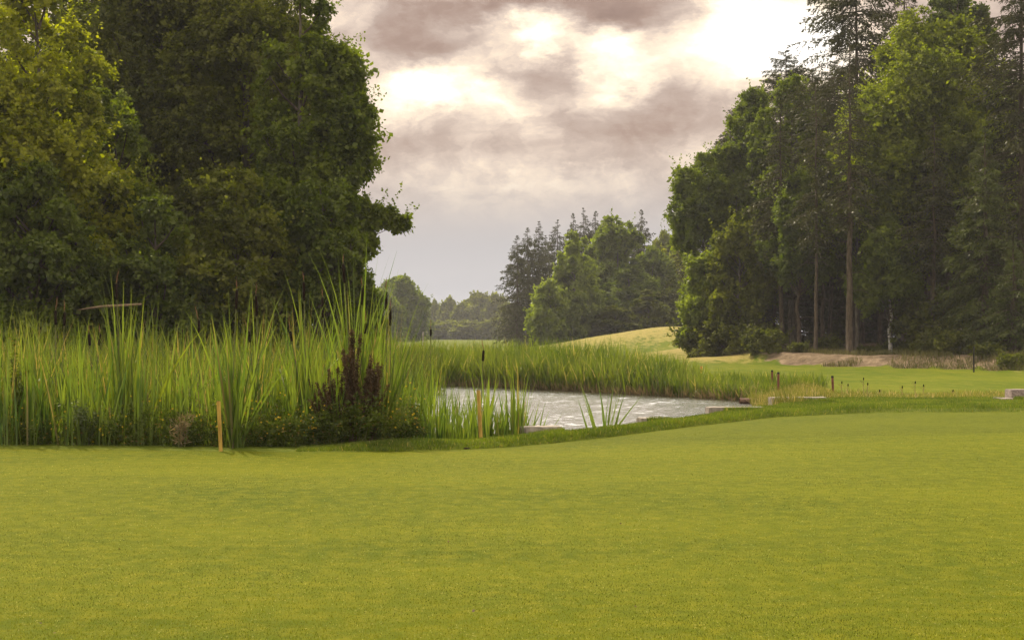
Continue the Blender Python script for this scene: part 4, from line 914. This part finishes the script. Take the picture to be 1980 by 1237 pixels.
def kerb(px0, px1, py0, py1, Y, depth, mat, label, rz=0., group='concrete kerb blocks stepping along the pond', name='concrete_kerb', seed=0):
    x0, x1_, zt, zb = X(px0, Y), X(px1, Y), Z(py0, Y), Z(py1, Y)
    import bmesh
    bm = bmesh.new(); bmesh.ops.create_cube(bm, size=1)
    bmesh.ops.scale(bm, vec=(x1_ - x0, depth, zt - zb + .25), verts=bm.verts)
    bmesh.ops.subdivide_edges(bm, edges=bm.edges, cuts=5, use_grid_fill=True)
    rr_ = random.Random(seed)
    bmesh.ops.bevel(bm, geom=[e for e in bm.edges if len(e.link_faces) == 2 and e.calc_face_angle(0) > .5], offset=.015, segments=2, affect='EDGES')
    for v__ in bm.verts: v__.co += Vector((rr_.uniform(-1, 1), rr_.uniform(-1, 1), rr_.uniform(-1, 1))) * .004
    me = bpy.data.meshes.new(name); bm.to_mesh(me); bm.free(); me.materials.append(mat)
    o = bpy.data.objects.new(name, me); C.objects.link(o)
    o.location = ((x0 + x1_) / 2, Y + depth / 2, (zt + zb - .25) / 2); o.rotation_euler = (0, 0, rz)
    return tag(o, label, 'kerb' if 'kerb' in name else 'stone block', group)
kerb(1009, 1085, 825, 842, 21.7, .35, M['concrete'], 'lowest concrete kerb, nearest the camera, behind the reeds right of the stake', .25, seed=1)
kerb(1236, 1292, 808, 824, 25.6, .35, M['concrete'], 'second concrete kerb from the left, mostly sunk in grass', .2, seed=2)
kerb(1368, 1478, 787, 806, 29.6, .35, M['concrete'], 'long pale concrete kerb where the water ends, third from the left', .12, seed=3)
kerb(1491, 1600, 768, 790, 33.9, .4, M['concrete'], 'highest concrete kerb with a rough left end, right of the rusty pipe', .08, seed=4)
kerb(1956, 2030, 753, 771, 35.4, .5, M['granite'], 'upper grey granite block at the right edge of the photo', 0, 'granite blocks at the right edge', 'stone_block', 5)
kerb(1941, 2030, 770.5, 777, 35.0, .9, M['granite'], 'flat granite slab under the upper block at the right edge', 0, 'granite blocks at the right edge', 'stone_block', 6)

pr = empty('drain_pipe', (X(1452, 44), 44, Z(775, 44)), 'rusty drain pipe sticking out of the bank over the water', 'pipe')
pm = MB(); pm.tube([(-.35, 0, 0), (-.34, 0, 0), (.5, 0, .01)], [.075, .085, .085], 18, cap=False); pm.tube([(-.35, 0, 0), (.5, 0, .01)], [.072, .072], 18, cap=False); pm.build('pipe_wall', M['rust'], pr)
pm = MB(); pm.tube([(-.355, 0, 0), (-.31, 0, 0)], [.094, .094], 18, cap=False); pm.tube([(-.31, 0, 0), (-.308, 0, 0)], [.094, .085], 18, cap=False); pm.build('rim', M['rust'], pr)

# fallen branch behind the reeds
lg = MB(); Yl = 37.5
lg.tube([(X(152, Yl), Yl, Z(599, Yl)), (X(172, Yl), Yl, Z(596, Yl)), (X(196, Yl), Yl + .1, Z(592, Yl)), (X(214, Yl), Yl + .3, Z(591, Yl)), (X(250, Yl), Yl + 1.2, Z(586, Yl))], [.010, .026, .034, .036, .03], 10, rough=.15, rng=np.random.default_rng(1))
tag(lg.build('dead_branch', M['deadwood']), 'pale broken branch lying in front of the dark willows behind the left reeds', 'branch')

# clods of dark soil on the strip edge
rr = random.Random(9); cm = MB()
import bmesh
for i in range(46):
    px = rr.choice([rr.uniform(868, 925), rr.uniform(868, 925), rr.uniform(812, 845)]); Y = rr.uniform(19.35, 19.75); rad = rr.uniform(.012, .035); x0 = X(px, Y)
    bm = bmesh.new(); bmesh.ops.create_icosphere(bm, subdivisions=1, radius=rad)
    vs = [(v__.co.x * 1.5 * rr.uniform(.8, 1.2) + x0, v__.co.y * rr.uniform(.8, 1.2) + Y, v__.co.z * rr.uniform(.5, .9) + .012) for v__ in bm.verts]
    cm.add(vs, [[q.index for q in f.verts] for f in bm.faces]); bm.free()
tag(cm.build('soil_clods', M['soil'], smooth=False), 'crumbs of dark dug soil at the edge of the green below the right yellow stake', 'soil', kind='stuff')

# small dark leaves fallen on the green
rr_ = np.random.default_rng(44); n = 60; Y_ = 1 / rr_.uniform(1 / 18, 1 / 6.5, n); x_ = rr_.uniform(-.36, .36, n) * Y_
p_ = np.stack([x_, Y_, H(x_, Y_) + .012], 1); a_ = unit(rr_.normal(size=(n, 3)) * np.array([1, 1, .25]))
v_, f_ = leaf_quads(p_, a_, rr_, rr_.uniform(.012, .035, n), rr_.uniform(.008, .02, n), np.tile([0, .1, 1.], (n, 1)))
tag(mesh_obj('fallen_leaves', v_, f_, M['dock']), 'scattered small dark leaf crumbs lying on the mown green', 'fallen leaves', kind='stuff')
# grass growing against the kerbs
r = np.random.default_rng(123); kx, ky = [], []
for px0, px1, Y in ((1009, 1085, 21.7), (1236, 1292, 25.6), (1368, 1478, 29.6), (1491, 1606, 33.9), (1941, 2000, 35.0)):
    m = 1100; f = r.uniform(.16, 1.1, m) ** .7; kx.append(X(px0 + (px1 - px0) * f, Y)); ky.append(Y - .03 - r.exponential(.09, m))
kx, ky = np.concatenate(kx), np.concatenate(ky)
k = pond_sd(kx, ky) < -.05; kx, ky = kx[k], ky[k]
grass('kerb_grass', 'taller grass tufts growing against the concrete kerbs', M['rough_grass'], kx, ky, (.06, .14), (.006, .012), 124, 3, lean=.3)
# dried flower stalks on the meadow edge
DG = 'dried flower stalks along the meadow edge'
spots = [(1627, 741, 'leftmost dried stalk, right beside the lone dark red stake'), (1639, 746, 'second dried stalk from the left with one round head'), (1669, 734, 'tallest dried stalk in the middle of the row'), (1677, 744, 'dried stalk close right of the tallest one'),
         (1700, 757, 'lowest dried stalk, half hidden by grass'), (1744, 750, 'dried stalk halfway to the right group'), (1769, 741, 'taller dried stalk of the right-hand pair'), (1785, 747, 'dried stalk with dark head at the right of the pair'), (1842, 757, 'rightmost short dried stalk')]
for i, (px, py, lb) in enumerate(spots):
    rr_ = np.random.default_rng(300 + i); Y = 37 + rr_.uniform(-1.2, 1.5); x0 = X(px, Y); z0 = float(H(x0, Y)); h = Z(py, Y) - z0
    root = empty('dried_flower', (x0, Y, z0), lb, 'dried flower', DG)
    s = MB(); s.tube([(.02, 0, 0), (0, 0, h * .5), (.01, 0, h)], [.009, .007, .005], 5)
    for k in range(3):
        zz = h * rr_.uniform(.4, .85); dx = rr_.choice([-1, 1]) * rr_.uniform(.05, .1); s.tube([(0, 0, zz), (dx, 0, zz + .1)], [.005, .003], 4)
    s.build('stalk', M['straw'], root)
    h_ = MB(); h_.tube([(.01, 0, h - .01), (.01, 0, h), (.012, 0, h + .04), (.012, 0, h + .06)], [.005, .015, .017, .006], 8); h_.build('seed_head', M['seed_head'], root)

# far white marker posts near the horizon gap
stake('marker_stake', 818, 641, 663, 2.2, M['concrete'], 'faint pale marker post far off in the horizon gap', 'stake', 'pale distant markers', Y=170, cap=None)

# ------------------------------------------------------------------ haze
hz, gg, out = new_mat('haze_air')
pv = gg.new('ShaderNodeVolumePrincipled'); pv.inputs['Color'].default_value = (.93, .94, 1.0, 1); pv.inputs['Density'].default_value = .00030
pv.inputs['Anisotropy'].default_value = .1
gg.l.new(pv.outputs[0], out.inputs['Volume'])
a, b = (-320., -62., -2.6), (320., 700., 34.)
v8 = [(x, y, z) for z in (a[2], b[2]) for y in (a[1], b[1]) for x in (a[0], b[0])]
tag(mesh_obj('haze', v8, [[0, 2, 3, 1], [4, 5, 7, 6], [0, 1, 5, 4], [2, 6, 7, 3], [0, 4, 6, 2], [1, 3, 7, 5]], hz, smooth=False), 'thin pale haze filling the valley', 'haze', kind='stuff')
